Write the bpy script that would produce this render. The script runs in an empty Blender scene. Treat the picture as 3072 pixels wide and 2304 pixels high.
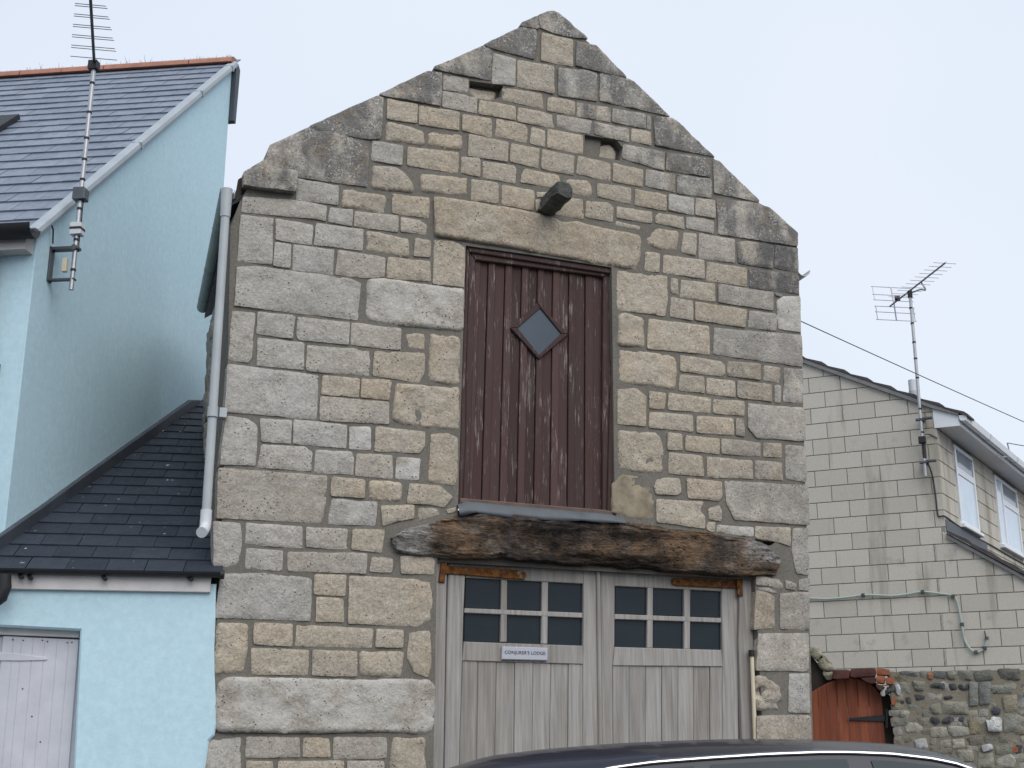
import bpy, math, random
import numpy as np
from mathutils import Vector, Matrix, noise
from mathutils.geometry import delaunay_2d_cdt

random.seed(11)
R = math.radians
scene = bpy.context.scene
col = scene.collection

# ------------------------------------------------------------------ camera, sky, sun
EYE = 1.5
PITCH = 16.2052
cam_d = bpy.data.cameras.new('camera')
cam_d.sensor_width = 36.0
cam_d.lens = 36.0 * 3840.0 / 3072.0
cam_d.clip_start = 0.05
cam_d.clip_end = 2000.0
cam = bpy.data.objects.new('camera', cam_d)
cam.location = (0, 0, EYE)
cam.rotation_euler = (R(90 + PITCH), 0, 0)
col.objects.link(cam)
scene.camera = cam

SUN_EL, SUN_AZ = 48.0, 27.0          # sun behind the camera, a little to its right
w = bpy.data.worlds.new('World')
scene.world = w
w.use_nodes = True
nt = w.node_tree
for n in list(nt.nodes):
    nt.nodes.remove(n)
out = nt.nodes.new('ShaderNodeOutputWorld')
bg = nt.nodes.new('ShaderNodeBackground')
bg.inputs['Strength'].default_value = 0.1
sky = nt.nodes.new('ShaderNodeTexSky')
sky.sky_type = 'NISHITA'
sky.sun_disc = False
sky.sun_elevation = R(SUN_EL)
sky.sun_rotation = R(180 - SUN_AZ)
sky.air_density = 1.0
sky.dust_density = 3.0
tc = nt.nodes.new('ShaderNodeTexCoord')
cn = nt.nodes.new('ShaderNodeTexNoise')
cn.inputs['Scale'].default_value = 1.3
cn.inputs['Detail'].default_value = 3.0
nt.links.new(tc.outputs['Generated'], cn.inputs['Vector'])
cr = nt.nodes.new('ShaderNodeValToRGB')
cr.color_ramp.elements[0].position = 0.3
cr.color_ramp.elements[0].color = (5.2, 5.85, 7.0, 1)
cr.color_ramp.elements[1].position = 0.7
cr.color_ramp.elements[1].color = (6.15, 6.65, 7.4, 1)
nt.links.new(cn.outputs['Fac'], cr.inputs['Fac'])
mx = nt.nodes.new('ShaderNodeMix')
mx.data_type = 'RGBA'
mx.inputs[0].default_value = 0.94     # thick overcast in front of the blue sky
nt.links.new(sky.outputs[0], mx.inputs[6])
nt.links.new(cr.outputs[0], mx.inputs[7])
nt.links.new(mx.outputs[2], bg.inputs['Color'])
nt.links.new(bg.outputs[0], out.inputs['Surface'])

sl = bpy.data.lights.new('sun', 'SUN')
sl.energy = 1.5
sl.angle = R(60)
sl.color = (1.0, 0.97, 0.93)
so = bpy.data.objects.new('sun', sl)
sv = Vector((math.sin(R(SUN_AZ)) * math.cos(R(SUN_EL)), -math.cos(R(SUN_AZ)) * math.cos(R(SUN_EL)), math.sin(R(SUN_EL))))
so.rotation_euler = sv.to_track_quat('Z', 'Y').to_euler()
so.location = sv * 60
col.objects.link(so)

vs = scene.view_settings
vs.view_transform = 'Standard'
vs.look = 'None'
vs.exposure = 0.45
vs.gamma = 1.0
vs.use_curve_mapping = False

# ------------------------------------------------------------------ materials
class NT:
    def __init__(s, name):
        s.m = bpy.data.materials.new(name)
        s.m.use_nodes = True
        s.t = s.m.node_tree
        s.b = s.t.nodes['Principled BSDF']
    def new(s, k): return s.t.nodes.new(k)
    def put(s, sock, v):
        if hasattr(v, 'is_output'): s.t.links.new(v, sock)
        elif isinstance(v, tuple) and len(v) == 3 and sock.type == 'RGBA': sock.default_value = (*v, 1)
        else: sock.default_value = v
    def pos(s): return s.new('ShaderNodeNewGeometry').outputs['Position']
    def obj(s): return s.new('ShaderNodeTexCoord').outputs['Object']
    def info(s, k): return s.new('ShaderNodeObjectInfo').outputs[k]
    def math(s, op, a, b=0.0, clamp=False):
        n = s.new('ShaderNodeMath'); n.operation = op; n.use_clamp = clamp
        s.put(n.inputs[0], a); s.put(n.inputs[1], b); return n.outputs[0]
    def scale(s, v, sc, rot=(0, 0, 0), loc=(0, 0, 0)):
        n = s.new('ShaderNodeMapping'); s.put(n.inputs[0], v)
        n.inputs['Scale'].default_value = sc; n.inputs['Rotation'].default_value = rot
        if hasattr(loc, 'is_output'): s.t.links.new(loc, n.inputs['Location'])
        else: n.inputs['Location'].default_value = loc
        return n.outputs[0]
    def noise(s, v, sc, det=3.0, rough=0.55, dist=0.0):
        n = s.new('ShaderNodeTexNoise'); s.put(n.inputs['Vector'], v)
        n.inputs['Scale'].default_value = sc; n.inputs['Detail'].default_value = det
        n.inputs['Roughness'].default_value = rough; n.inputs['Distortion'].default_value = dist
        return n.outputs['Fac']
    def vor(s, v, sc, out='Distance'):
        n = s.new('ShaderNodeTexVoronoi'); s.put(n.inputs['Vector'], v); n.inputs['Scale'].default_value = sc
        return n.outputs[out]
    def ramp(s, v, *st):
        n = s.new('ShaderNodeValToRGB'); e = n.color_ramp.elements
        while len(e) < len(st): e.new(0.5)
        for i, (p, c) in enumerate(st):
            e[i].position = p
            e[i].color = (c, c, c, 1) if not isinstance(c, tuple) else (*c, 1)
        s.put(n.inputs[0], v); return n.outputs[0]
    def mix(s, f, a, b, mode='MIX'):
        n = s.new('ShaderNodeMix'); n.data_type = 'RGBA'; n.blend_type = mode
        s.put(n.inputs[0], f); s.put(n.inputs[6], a); s.put(n.inputs[7], b); return n.outputs[2]
    def sep(s, c):
        n = s.new('ShaderNodeSeparateColor'); s.put(n.inputs[0], c); return n.outputs
    def bump(s, h, st=0.5, d=0.01, prev=None):
        n = s.new('ShaderNodeBump'); s.put(n.inputs['Height'], h)
        n.inputs['Strength'].default_value = st; n.inputs['Distance'].default_value = d
        if prev: s.t.links.new(prev, n.inputs['Normal'])
        return n.outputs[0]
    def done(s, c, rough=0.9, nrm=None, metal=0.0, spec=None):
        s.put(s.b.inputs['Base Color'], c); s.put(s.b.inputs['Roughness'], rough)
        s.put(s.b.inputs['Metallic'], metal)
        if spec is not None: s.b.inputs['Specular IOR Level'].default_value = spec
        if nrm: s.t.links.new(nrm, s.b.inputs['Normal'])
        return s.m

def m_stone():
    # object colour carries what each stone is: R warm/grey, G lichen, B dark weathering, A pale new faces
    n = NT('limestone'); p = n.pos()
    oc = n.new('ShaderNodeObjectInfo')
    rgb = n.sep(oc.outputs['Color'])
    rnd = oc.outputs['Random']
    base = n.mix(rgb[0], (0.440, 0.420, 0.388), (0.478, 0.405, 0.306))
    base = n.mix(1.0, base, n.ramp(rnd, (0.0, 0.92), (1.0, 1.08)), 'MULTIPLY')
    big = n.noise(p, 3.2, 4)
    base = n.mix(n.ramp(big, (0.42, 0.0), (0.68, 0.7)), base, n.mix(0.6, base, (0.45, 0.42, 0.375)))
    med = n.noise(p, 14, 6, 0.62)
    base = n.mix(1.0, base, n.ramp(med, (0.25, 0.82), (0.75, 1.12)), 'MULTIPLY')
    warm = n.ramp(n.noise(p, 6.0, 3, 0.5, 0.4), (0.56, 0.0), (0.72, 0.45))
    base = n.mix(warm, base, n.mix(0.45, base, (0.38, 0.30, 0.22)))
    fine = n.noise(p, 95, 3, 0.7)
    base = n.mix(1.0, base, n.ramp(fine, (0.3, 0.76), (0.7, 1.16)), 'MULTIPLY')
    base = n.mix(1.0, base, n.ramp(n.noise(n.scale(p, (1, 1, 1), loc=(2, 5, 8)), 44, 4, 0.7), (0.32, 0.76), (0.6, 1.08)), 'MULTIPLY')
    palemask = n.math('MULTIPLY', n.ramp(n.noise(p, 5.5, 5, 0.6), (0.40, 0.0), (0.56, 1.0)), oc.outputs['Alpha'])
    base = n.mix(palemask, base, (0.56, 0.545, 0.51))
    # dark weathering streaks
    st = n.noise(n.scale(p, (3.6, 3.6, 1.7)), 1.5, 4, 0.6)
    dk = n.math('MULTIPLY', n.ramp(st, (0.36, 0.0), (0.54, 1.0)), rgb[2], True)
    base = n.mix(n.math('MULTIPLY', dk, 0.85), base, (0.085, 0.086, 0.092))
    # lichen: white crust, then ochre rosettes
    lm = n.math('MULTIPLY', n.ramp(n.noise(p, 9, 4, 0.7), (0.46, 0.0), (0.60, 1.0)), rgb[1])
    cr1 = n.ramp(n.noise(p, 62, 4, 0.75), (0.52, 0.0), (0.60, 1.0))
    base = n.mix(n.math('MULTIPLY', n.math('MULTIPLY', lm, cr1), 0.9), base, (0.55, 0.55, 0.51))
    om = n.math('MULTIPLY', n.ramp(n.noise(n.scale(p, (1, 1, 1), loc=(7, 3, 1)), 5, 3, 0.6), (0.50, 0.0), (0.60, 1.0)), rgb[1])
    cr2 = n.ramp(n.noise(n.scale(p, (1, 1, 1), loc=(3, 9, 4)), 40, 4, 0.7), (0.54, 0.0), (0.60, 1.0))
    base = n.mix(n.math('MULTIPLY', n.math('MULTIPLY', om, cr2), 0.7), base, (0.30, 0.20, 0.085))
    # pits
    pv = n.vor(p, 34)
    pm = n.math('MULTIPLY', n.ramp(pv, (0.10, 1.0), (0.22, 0.0)), n.ramp(n.noise(p, 7, 2), (0.50, 0.0), (0.62, 1.0)))
    base = n.mix(n.math('MULTIPLY', pm, 0.55), base, (0.10, 0.085, 0.07))
    tool = n.noise(n.scale(p, (38, 38, 9), rot=(0.0, R(38), R(20))), 1.0, 3, 0.6)
    h = n.math('ADD', n.math('MULTIPLY', med, 1.0), n.math('MULTIPLY', n.noise(p, 55, 5, 0.7), 0.55))
    h = n.math('ADD', h, n.math('MULTIPLY', tool, 0.55))
    h = n.math('SUBTRACT', h, n.math('MULTIPLY', pm, 0.8))
    return n.done(base, 0.95, n.bump(h, 0.95, 0.018), spec=0.15)

def m_mortar(name='lime_mortar', c0=(0.130, 0.120, 0.104), c1=(0.225, 0.208, 0.180)):
    n = NT(name); p = n.pos()
    b = n.mix(n.noise(p, 4, 5, 0.6), c0, c1)
    b = n.mix(1.0, b, n.ramp(n.noise(p, 60, 4, 0.7), (0.3, 0.75), (0.7, 1.15)), 'MULTIPLY')
    return n.done(b, 0.95, n.bump(n.noise(p, 40, 5, 0.7), 0.5, 0.008), spec=0.1)

def m_plain(name, c, rough=0.6, var=0.15, sc=8.0, bump=0.15, metal=0.0, bd=0.004, bs=40):
    n = NT(name); p = n.pos()
    v = n.noise(p, sc, 5, 0.6)
    b = n.mix(1.0, c, n.ramp(v, (0.25, 1 - var), (0.75, 1 + var)), 'MULTIPLY')
    rr = n.math('ADD', rough, n.math('MULTIPLY', n.math('SUBTRACT', v, 0.5), 0.2))
    return n.done(b, rr, n.bump(n.noise(p, bs, 4, 0.65), bump, bd), metal)

def m_render():
    n = NT('blue_painted_render'); p = n.pos()
    v = n.noise(p, 1.6, 5, 0.6)
    b = n.mix(v, (0.475, 0.66, 0.735), (0.535, 0.715, 0.785))
    st = n.noise(n.scale(p, (9, 9, 0.9)), 1.0, 5, 0.65)
    b = n.mix(n.ramp(st, (0.54, 0.0), (0.80, 0.14)), b, (0.34, 0.44, 0.48))
    b = n.mix(1.0, b, n.ramp(n.noise(p, 24, 4, 0.6), (0.3, 0.93), (0.7, 1.05)), 'MULTIPLY')
    h = n.math('ADD', n.noise(p, 9, 4, 0.6), n.math('MULTIPLY', n.noise(p, 70, 4, 0.7), 0.4))
    return n.done(b, 0.85, n.bump(h, 0.20, 0.012), spec=0.2)

def m_slate(name, c0, c1, rough=0.45, spots=0.0):
    n = NT(name); p = n.pos(); rnd = n.info('Random')
    b = n.mix(rnd, c0, c1)
    b = n.mix(1.0, b, n.ramp(n.noise(p, 12, 5, 0.65), (0.25, 0.75), (0.75, 1.22)), 'MULTIPLY')
    if spots:
        sp = n.math('MULTIPLY', n.ramp(n.noise(p, 16, 3, 0.6), (0.70, 0.0), (0.73, 1.0)), spots)
        b = n.mix(sp, b, (0.55, 0.55, 0.55))
    return n.done(b, n.ramp(n.noise(p, 20, 3), (0.3, rough - 0.08), (0.7, rough + 0.12)), n.bump(n.noise(p, 35, 5, 0.7), 0.25, 0.004), spec=0.4)

def m_greywood():
    n = NT('silvered_oak'); rnd = n.info('Random'); o = n.pos()
    loc = n.new('ShaderNodeCombineXYZ'); n.put(loc.inputs[0], n.math('MULTIPLY', rnd, 37.0)); n.put(loc.inputs[2], n.math('MULTIPLY', rnd, 11.0))
    g = n.noise(n.scale(o, (42, 42, 1.6), loc=loc.outputs[0]), 1.0, 6, 0.65, 0.3)
    wv = n.noise(n.scale(o, (16, 16, 1.1), loc=loc.outputs[0]), 1.0, 3, 0.5, 1.4)
    b = n.mix(rnd, (0.290, 0.270, 0.245), (0.370, 0.352, 0.328))
    b = n.mix(n.ramp(wv, (0.42, 0.0), (0.62, 0.55)), b, n.mix(0.6, b, (0.20, 0.165, 0.14)))
    b = n.mix(1.0, b, n.ramp(g, (0.28, 0.66), (0.72, 1.22)), 'MULTIPLY')
    b = n.mix(n.ramp(n.noise(o, 2.1, 4, 0.6), (0.48, 0.0), (0.70, 0.45)), b, n.mix(0.5, b, (0.36, 0.35, 0.36)))
    return n.done(b, 0.8, n.bump(g, 0.45, 0.004), spec=0.2)

def m_peeling():
    n = NT('peeling_maroon_paint'); rnd = n.info('Random'); o = n.pos()
    loc = n.new('ShaderNodeCombineXYZ'); n.put(loc.inputs[0], n.math('MULTIPLY', rnd, 23.0)); n.put(loc.inputs[2], n.math('MULTIPLY', rnd, 17.0))
    b = n.mix(n.noise(n.scale(o, (9, 9, 1.2), loc=loc.outputs[0]), 1.0, 4, 0.6), (0.060, 0.024, 0.020), (0.064, 0.045, 0.043))
    b = n.mix(1.0, b, n.ramp(rnd, (0.0, 0.70), (1.0, 1.4)), 'MULTIPLY')
    area = n.ramp(n.noise(n.scale(o, (6, 6, 1.8), loc=loc.outputs[0]), 1.0, 3, 0.6), (0.42, 0.0), (0.66, 1.0))
    fl = n.noise(n.scale(o, (85, 85, 6.5), loc=loc.outputs[0]), 1.0, 6, 0.72)
    thr = n.math('SUBTRACT', 0.630, n.math('MULTIPLY', area, 0.12))
    mk = n.math('MULTIPLY', n.math('SUBTRACT', fl, thr), 14.0, True)
    b = n.mix(n.math('MULTIPLY', mk, 0.68), b, (0.30, 0.255, 0.23))
    gr = n.noise(n.scale(o, (50, 50, 2.0), loc=loc.outputs[0]), 1.0, 4, 0.6)
    b = n.mix(n.math('MULTIPLY', n.ramp(gr, (0.55, 0.0), (0.75, 0.5)), area), b, (0.13, 0.115, 0.11))
    return n.done(b, 0.7, n.bump(n.math('SUBTRACT', gr, n.math('MULTIPLY', mk, 0.4)), 0.4, 0.003), spec=0.25)

def m_lintel():
    n = NT('old_oak_lintel'); o = n.obj(); xyz = n.sep(o)
    gv = n.scale(o, (4.2, 15, 15))
    g = n.noise(gv, 1.0, 8, 0.75, 2.2)
    g2 = n.noise(n.scale(o, (20.0, 55, 55)), 1.0, 5, 0.7, 1.2)
    b = n.mix(n.ramp(n.noise(o, 2.3, 5, 0.65), (0.42, 0.0), (0.58, 1.0)), (0.080, 0.064, 0.054), (0.215, 0.140, 0.086))
    b = n.mix(n.ramp(n.noise(n.scale(o, (1, 1, 1), loc=(4, 2, 9)), 5.5, 5, 0.7), (0.50, 0.0), (0.64, 0.85)), b, (0.205, 0.175, 0.145))
    # bare silver ends
    ax = n.math('ABSOLUTE', n.math('ADD', xyz[0], 0.02))
    up_m = n.math('MULTIPLY', n.math('SUBTRACT', n.math('ADD', xyz[2], n.math('MULTIPLY', xyz[0], 0.15)), 0.155), 14.0, True)
    side_m = n.math('MAXIMUM', up_m, n.math('LESS_THAN', xyz[0], 0.0))
    em = n.math('MULTIPLY', n.math('SUBTRACT', n.math('ADD', ax, n.math('MULTIPLY', n.noise(o, 4.5, 5, 0.65), 0.75)), 1.50), 4.0, True)
    b = n.mix(n.math('MULTIPLY', n.math('MULTIPLY', em, side_m), 0.9), b, (0.40, 0.38, 0.355))
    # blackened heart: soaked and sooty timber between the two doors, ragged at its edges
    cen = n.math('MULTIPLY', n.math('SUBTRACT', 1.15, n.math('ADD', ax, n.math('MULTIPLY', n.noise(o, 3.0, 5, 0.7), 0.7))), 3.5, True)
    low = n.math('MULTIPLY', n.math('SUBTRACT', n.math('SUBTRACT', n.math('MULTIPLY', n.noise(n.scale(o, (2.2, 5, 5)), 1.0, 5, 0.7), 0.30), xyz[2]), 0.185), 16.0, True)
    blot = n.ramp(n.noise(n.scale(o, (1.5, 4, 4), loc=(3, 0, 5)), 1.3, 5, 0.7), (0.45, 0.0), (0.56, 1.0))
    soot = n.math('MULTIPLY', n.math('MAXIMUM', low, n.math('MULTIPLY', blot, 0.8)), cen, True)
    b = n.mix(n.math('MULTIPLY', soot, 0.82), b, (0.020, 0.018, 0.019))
    b = n.mix(1.0, b, n.ramp(g, (0.34, 0.30), (0.66, 1.5)), 'MULTIPLY')
    b = n.mix(1.0, b, n.ramp(g2, (0.32, 0.5), (0.68, 1.4)), 'MULTIPLY')
    wormv = n.vor(n.scale(o, (0.6, 1, 1)), 30)
    worm = n.math('MULTIPLY', n.ramp(wormv, (0.12, 1.0), (0.24, 0.0)), n.ramp(n.noise(o, 5, 2), (0.44, 0.0), (0.56, 1.0)))
    b = n.mix(n.math('MULTIPLY', worm, 0.75), b, (0.025, 0.02, 0.018))
    h = n.math('SUBTRACT', n.math('ADD', g, n.math('MULTIPLY', g2, 0.6)), n.math('MULTIPLY', worm, 0.6))
    return n.done(b, 0.9, n.bump(h, 1.0, 0.035), spec=0.15)

def m_rust():
    n = NT('rusted_iron'); p = n.pos()
    v = n.noise(p, 22, 6, 0.7)
    b = n.mix(n.ramp(v, (0.35, 0.0), (0.6, 1.0)), (0.055, 0.024, 0.014), (0.21, 0.085, 0.022))
    b = n.mix(n.ramp(n.noise(p, 13, 3), (0.62, 0.0), (0.70, 0.6)), b, (0.32, 0.26, 0.17))
    return n.done(b, 0.85, n.bump(v, 0.5, 0.004), spec=0.2)

def m_rubble():
    n = NT('rubble_stone'); p = n.pos(); oc = n.new('ShaderNodeObjectInfo')
    b = n.mix(1.0, oc.outputs['Color'], n.ramp(n.noise(p, 17, 6, 0.7), (0.25, 0.55), (0.75, 1.35)), 'MULTIPLY')
    b = n.mix(n.ramp(n.noise(p, 9, 4, 0.7), (0.60, 0.0), (0.70, 0.5)), b, (0.33, 0.32, 0.27))
    h = n.math('ADD', n.noise(p, 22, 6, 0.7), n.noise(p, 80, 3, 0.6))
    return n.done(b, 0.92, n.bump(h, 0.9, 0.015), spec=0.15)

def m_block():
    n = NT('concrete_block'); p = n.pos(); rnd = n.info('Random')
    b = n.mix(rnd, (0.490, 0.458, 0.395), (0.555, 0.522, 0.455))
    b = n.mix(1.0, b, n.ramp(n.noise(p, 90, 4, 0.75), (0.3, 0.84), (0.7, 1.12)), 'MULTIPLY')
    st = n.math('MULTIPLY', n.ramp(n.noise(n.scale(p, (3.4, 3.4, 0.45)), 1.0, 4, 0.6), (0.54, 0.0), (0.68, 0.55)), 1.0)
    b = n.mix(st, b, (0.235, 0.205, 0.155))
    b = n.mix(n.ramp(n.noise(p, 2.6, 5, 0.7), (0.60, 0.0), (0.74, 0.55)), b, (0.19, 0.185, 0.165))
    return n.done(b, 0.93, n.bump(n.noise(p, 70, 5, 0.75), 0.5, 0.005), spec=0.1)

def m_gate():
    n = NT('red_stained_timber'); p = n.pos(); rnd = n.info('Random')
    g = n.noise(n.scale(p, (34, 34, 2.2)), 1.0, 5, 0.65)
    b = n.mix(rnd, (0.215, 0.052, 0.022), (0.290, 0.082, 0.034))
    b = n.mix(1.0, b, n.ramp(g, (0.28, 0.6), (0.72, 1.35)), 'MULTIPLY')
    return n.done(b, 0.6, n.bump(g, 0.3, 0.003))

def m_glass(name, c, rough=0.05, spec=0.5):
    n = NT(name); p = n.pos()
    b = n.mix(n.noise(p, 3.0, 3), c, tuple(x * 1.5 for x in c))
    return n.done(b, rough, n.bump(n.noise(p, 2.2, 2), 0.03, 0.02), spec=spec)

def m_mesh_glass():
    n = NT('wire_mesh_glass'); o = n.obj()
    sp = n.sep(o)
    def lines(v):
        f = n.math('FRACT', n.math('MULTIPLY', v, 80.0))
        return n.math('GREATER_THAN', f, 0.80)
    k = n.math('MAXIMUM', lines(sp[0]), lines(sp[2]))
    v = n.noise(n.pos(), 3.5, 4, 0.6)
    b = n.mix(v, (0.008, 0.014, 0.018), (0.017, 0.027, 0.034))
    b = n.mix(n.math('MULTIPLY', k, 0.22), b, (0.075, 0.085, 0.09))
    return n.done(b, 0.18, None, spec=0.22)

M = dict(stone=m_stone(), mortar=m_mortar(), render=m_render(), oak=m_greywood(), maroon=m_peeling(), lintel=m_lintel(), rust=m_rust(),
         rubble=m_rubble(), block=m_block(), gate=m_gate(),
         earth=m_mortar('earth_mortar', (0.215, 0.192, 0.145), (0.285, 0.26, 0.21)),
         joint=m_mortar('block_mortar', (0.27, 0.255, 0.225), (0.32, 0.305, 0.27)),
         patch=m_plain('buff_patch_render', (0.255, 0.215, 0.150), 0.9, 0.5, 9.0, 0.4),
         slate=m_slate('grey_slate', (0.150, 0.182, 0.232), (0.200, 0.232, 0.285)),
         darkslate=m_slate('blue_black_slate', (0.016, 0.022, 0.034), (0.027, 0.035, 0.050), 0.6, 0.8),
         ridge=m_plain('terracotta_ridge', (0.33, 0.15, 0.105), 0.85, 0.25, 9),
         verge=m_plain('grey_verge_trim', (0.33, 0.37, 0.40), 0.6, 0.12, 5),
         black=m_plain('black_plastic', (0.012, 0.012, 0.015), 0.6, 0.2, 9, 0.05),
         lead=m_plain('lead_sheet', (0.085, 0.095, 0.108), 0.6, 0.25, 7, 0.4, 0.0, 0.006, 14),
         darklead=m_plain('dark_lead_flashing', (0.050, 0.060, 0.075), 0.6, 0.3, 6, 0.4, 0.0, 0.006, 14),
         greypvc=m_plain('grey_pvc', (0.40, 0.43, 0.44), 0.45, 0.12, 5, 0.03),
         dullpvc=m_plain('weathered_green_grey_pvc', (0.24, 0.275, 0.26), 0.6, 0.25, 5, 0.05),
         palepvc=m_plain('pale_pvc', (0.58, 0.60, 0.62), 0.4, 0.06, 4, 0.02),
         white=m_plain('white_upvc', (0.74, 0.76, 0.78), 0.35, 0.05, 4, 0.02),
         sillwood=m_plain('weathered_sill', (0.115, 0.080, 0.066), 0.85, 0.4, 14, 0.5),
         soffit=m_plain('white_soffit_board', (0.66, 0.68, 0.70), 0.5, 0.06, 4, 0.02),
         fascia=m_plain('faded_fascia_paint', (0.60, 0.575, 0.56), 0.7, 0.12, 8, 0.1),
         lilac=m_plain('pale_painted_board', (0.52, 0.525, 0.565), 0.6, 0.10, 7, 0.1),
         steel=m_plain('galvanised_steel', (0.42, 0.42, 0.43), 0.4, 0.15, 14, 0.05, 0.75),
         alu=m_plain('aluminium_rod', (0.30, 0.30, 0.33), 0.45, 0.1, 10, 0.02, 0.8),
         bracket=m_plain('dark_zinc_bracket', (0.10, 0.11, 0.12), 0.5, 0.2, 10, 0.1, 0.6),
         cream=m_plain('cream_plastic', (0.62, 0.55, 0.40), 0.45, 0.15, 6, 0.03),
         tile=m_plain('brown_roof_tile', (0.068, 0.058, 0.056), 0.85, 0.35, 10, 0.4),
         undercloak=m_plain('cement_undercloak', (0.20, 0.20, 0.20), 0.9, 0.2, 9, 0.2),
         beam=m_plain('weathered_black_timber', (0.075, 0.079, 0.068), 0.95, 0.55, 16, 1.0, 0.0, 0.02, 30),
         iron=m_plain('black_iron', (0.022, 0.024, 0.028), 0.5, 0.3, 18, 0.2),
         darkwood=m_plain('dark_post_timber', (0.042, 0.034, 0.026), 0.9, 0.4, 9, 0.5),
         brick=m_plain('orange_brick', (0.30, 0.105, 0.055), 0.9, 0.35, 14, 0.5),
         darkbrick=m_plain('mossy_red_brick', (0.090, 0.034, 0.028), 0.9, 0.5, 9, 0.5),
         hose=m_plain('pale_green_hose', (0.36, 0.43, 0.40), 0.5, 0.1, 6, 0.02),
         cable=m_plain('black_cable', (0.02, 0.02, 0.022), 0.5, 0.1, 6, 0.02),
         asphalt=m_plain('asphalt', (0.05, 0.05, 0.052), 0.95, 0.3, 30, 0.5, 0.0, 0.006, 160),
         paving=m_plain('paving_concrete', (0.24, 0.235, 0.225), 0.9, 0.15, 4, 0.4),
         kerb=m_plain('kerb_stone', (0.30, 0.295, 0.285), 0.9, 0.15, 6, 0.3),
         grassm=m_plain('dry_grass', (0.10, 0.12, 0.055), 0.9, 0.3, 10, 0.0),
         pane=m_glass('window_pane', (0.46, 0.53, 0.60), 0.08, 0.6),
         darkpane=m_glass('dark_window_pane', (0.17, 0.20, 0.235), 0.06, 0.5),
         diamond=m_glass('grey_diamond_pane', (0.055, 0.070, 0.088), 0.15, 0.35),
         meshglass=m_mesh_glass(), carglass=m_glass('tinted_car_glass', (0.018, 0.028, 0.034), 0.03, 0.22),
         tyre=m_plain('tyre_rubber', (0.02, 0.02, 0.02), 0.85, 0.1), chrome=m_plain('bright_chrome', (0.80, 0.80, 0.78), 0.12, 0.03, 4, 0.0, 1.0),
         plate=m_plain('slate_grey_enamel', (0.43, 0.44, 0.48), 0.35, 0.05, 5, 0.02), ink=m_plain('dark_lettering', (0.035, 0.035, 0.06), 0.5, 0.05))
cp = NT('navy_car_paint')
M['paint'] = cp.done((0.009, 0.012, 0.024), 0.35, None, 0.0, 0.3)
cp.b.inputs['Coat Weight'].default_value = 0.35
cp.b.inputs['Coat Roughness'].default_value = 0.04

# ------------------------------------------------------------------ mesh helpers
def link(o, parent=None):
    col.objects.link(o)
    if parent is not None: o.parent = parent
    return o

def raw(name, verts, faces, mat, parent=None, smooth=False, loc=None, rz=0.0):
    me = bpy.data.meshes.new(name)
    me.from_pydata([tuple(v) for v in verts], [], faces)
    me.materials.append(mat)
    if smooth: me.polygons.foreach_set('use_smooth', [True] * len(me.polygons))
    me.update()
    o = bpy.data.objects.new(name, me)
    if loc is not None: o.location = loc
    if rz: o.rotation_euler = (0, 0, rz)
    return link(o, parent)

def thing(name, label, cat, org=(0, 0), yaw=0.0, group=None, z=0.0):
    o = bpy.data.objects.new(name, None)
    o.empty_display_size = 0.2
    o.location = (org[0], org[1], z)
    o.rotation_euler = (0, 0, R(yaw))
    o['label'] = label; o['category'] = cat
    if group: o['group'] = group
    return link(o)

def area2(p): return sum(p[i - 1][0] * p[i][1] - p[i][0] * p[i - 1][1] for i in range(len(p)))
def ccw(p): return list(p) if area2(p) > 0 else list(p)[::-1]

def inset(p, c):
    n = len(p); o = []
    for i in range(n):
        a, b, d = p[i - 1], p[i], p[(i + 1) % n]
        e1 = Vector((b[0] - a[0], b[1] - a[1])); e2 = Vector((d[0] - b[0], d[1] - b[1]))
        if e1.length < 1e-6 or e2.length < 1e-6: o.append(b); continue
        n1 = Vector((-e1.y, e1.x)).normalized(); n2 = Vector((-e2.y, e2.x)).normalized()
        k = max(0.35, 1 + n1.dot(n2))
        m = (n1 + n2) * (c / k)
        o.append((b[0] + m.x, b[1] + m.y))
    return o

def centroid(p): return sum(q[0] for q in p) / len(p), sum(q[1] for q in p) / len(p)

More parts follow.
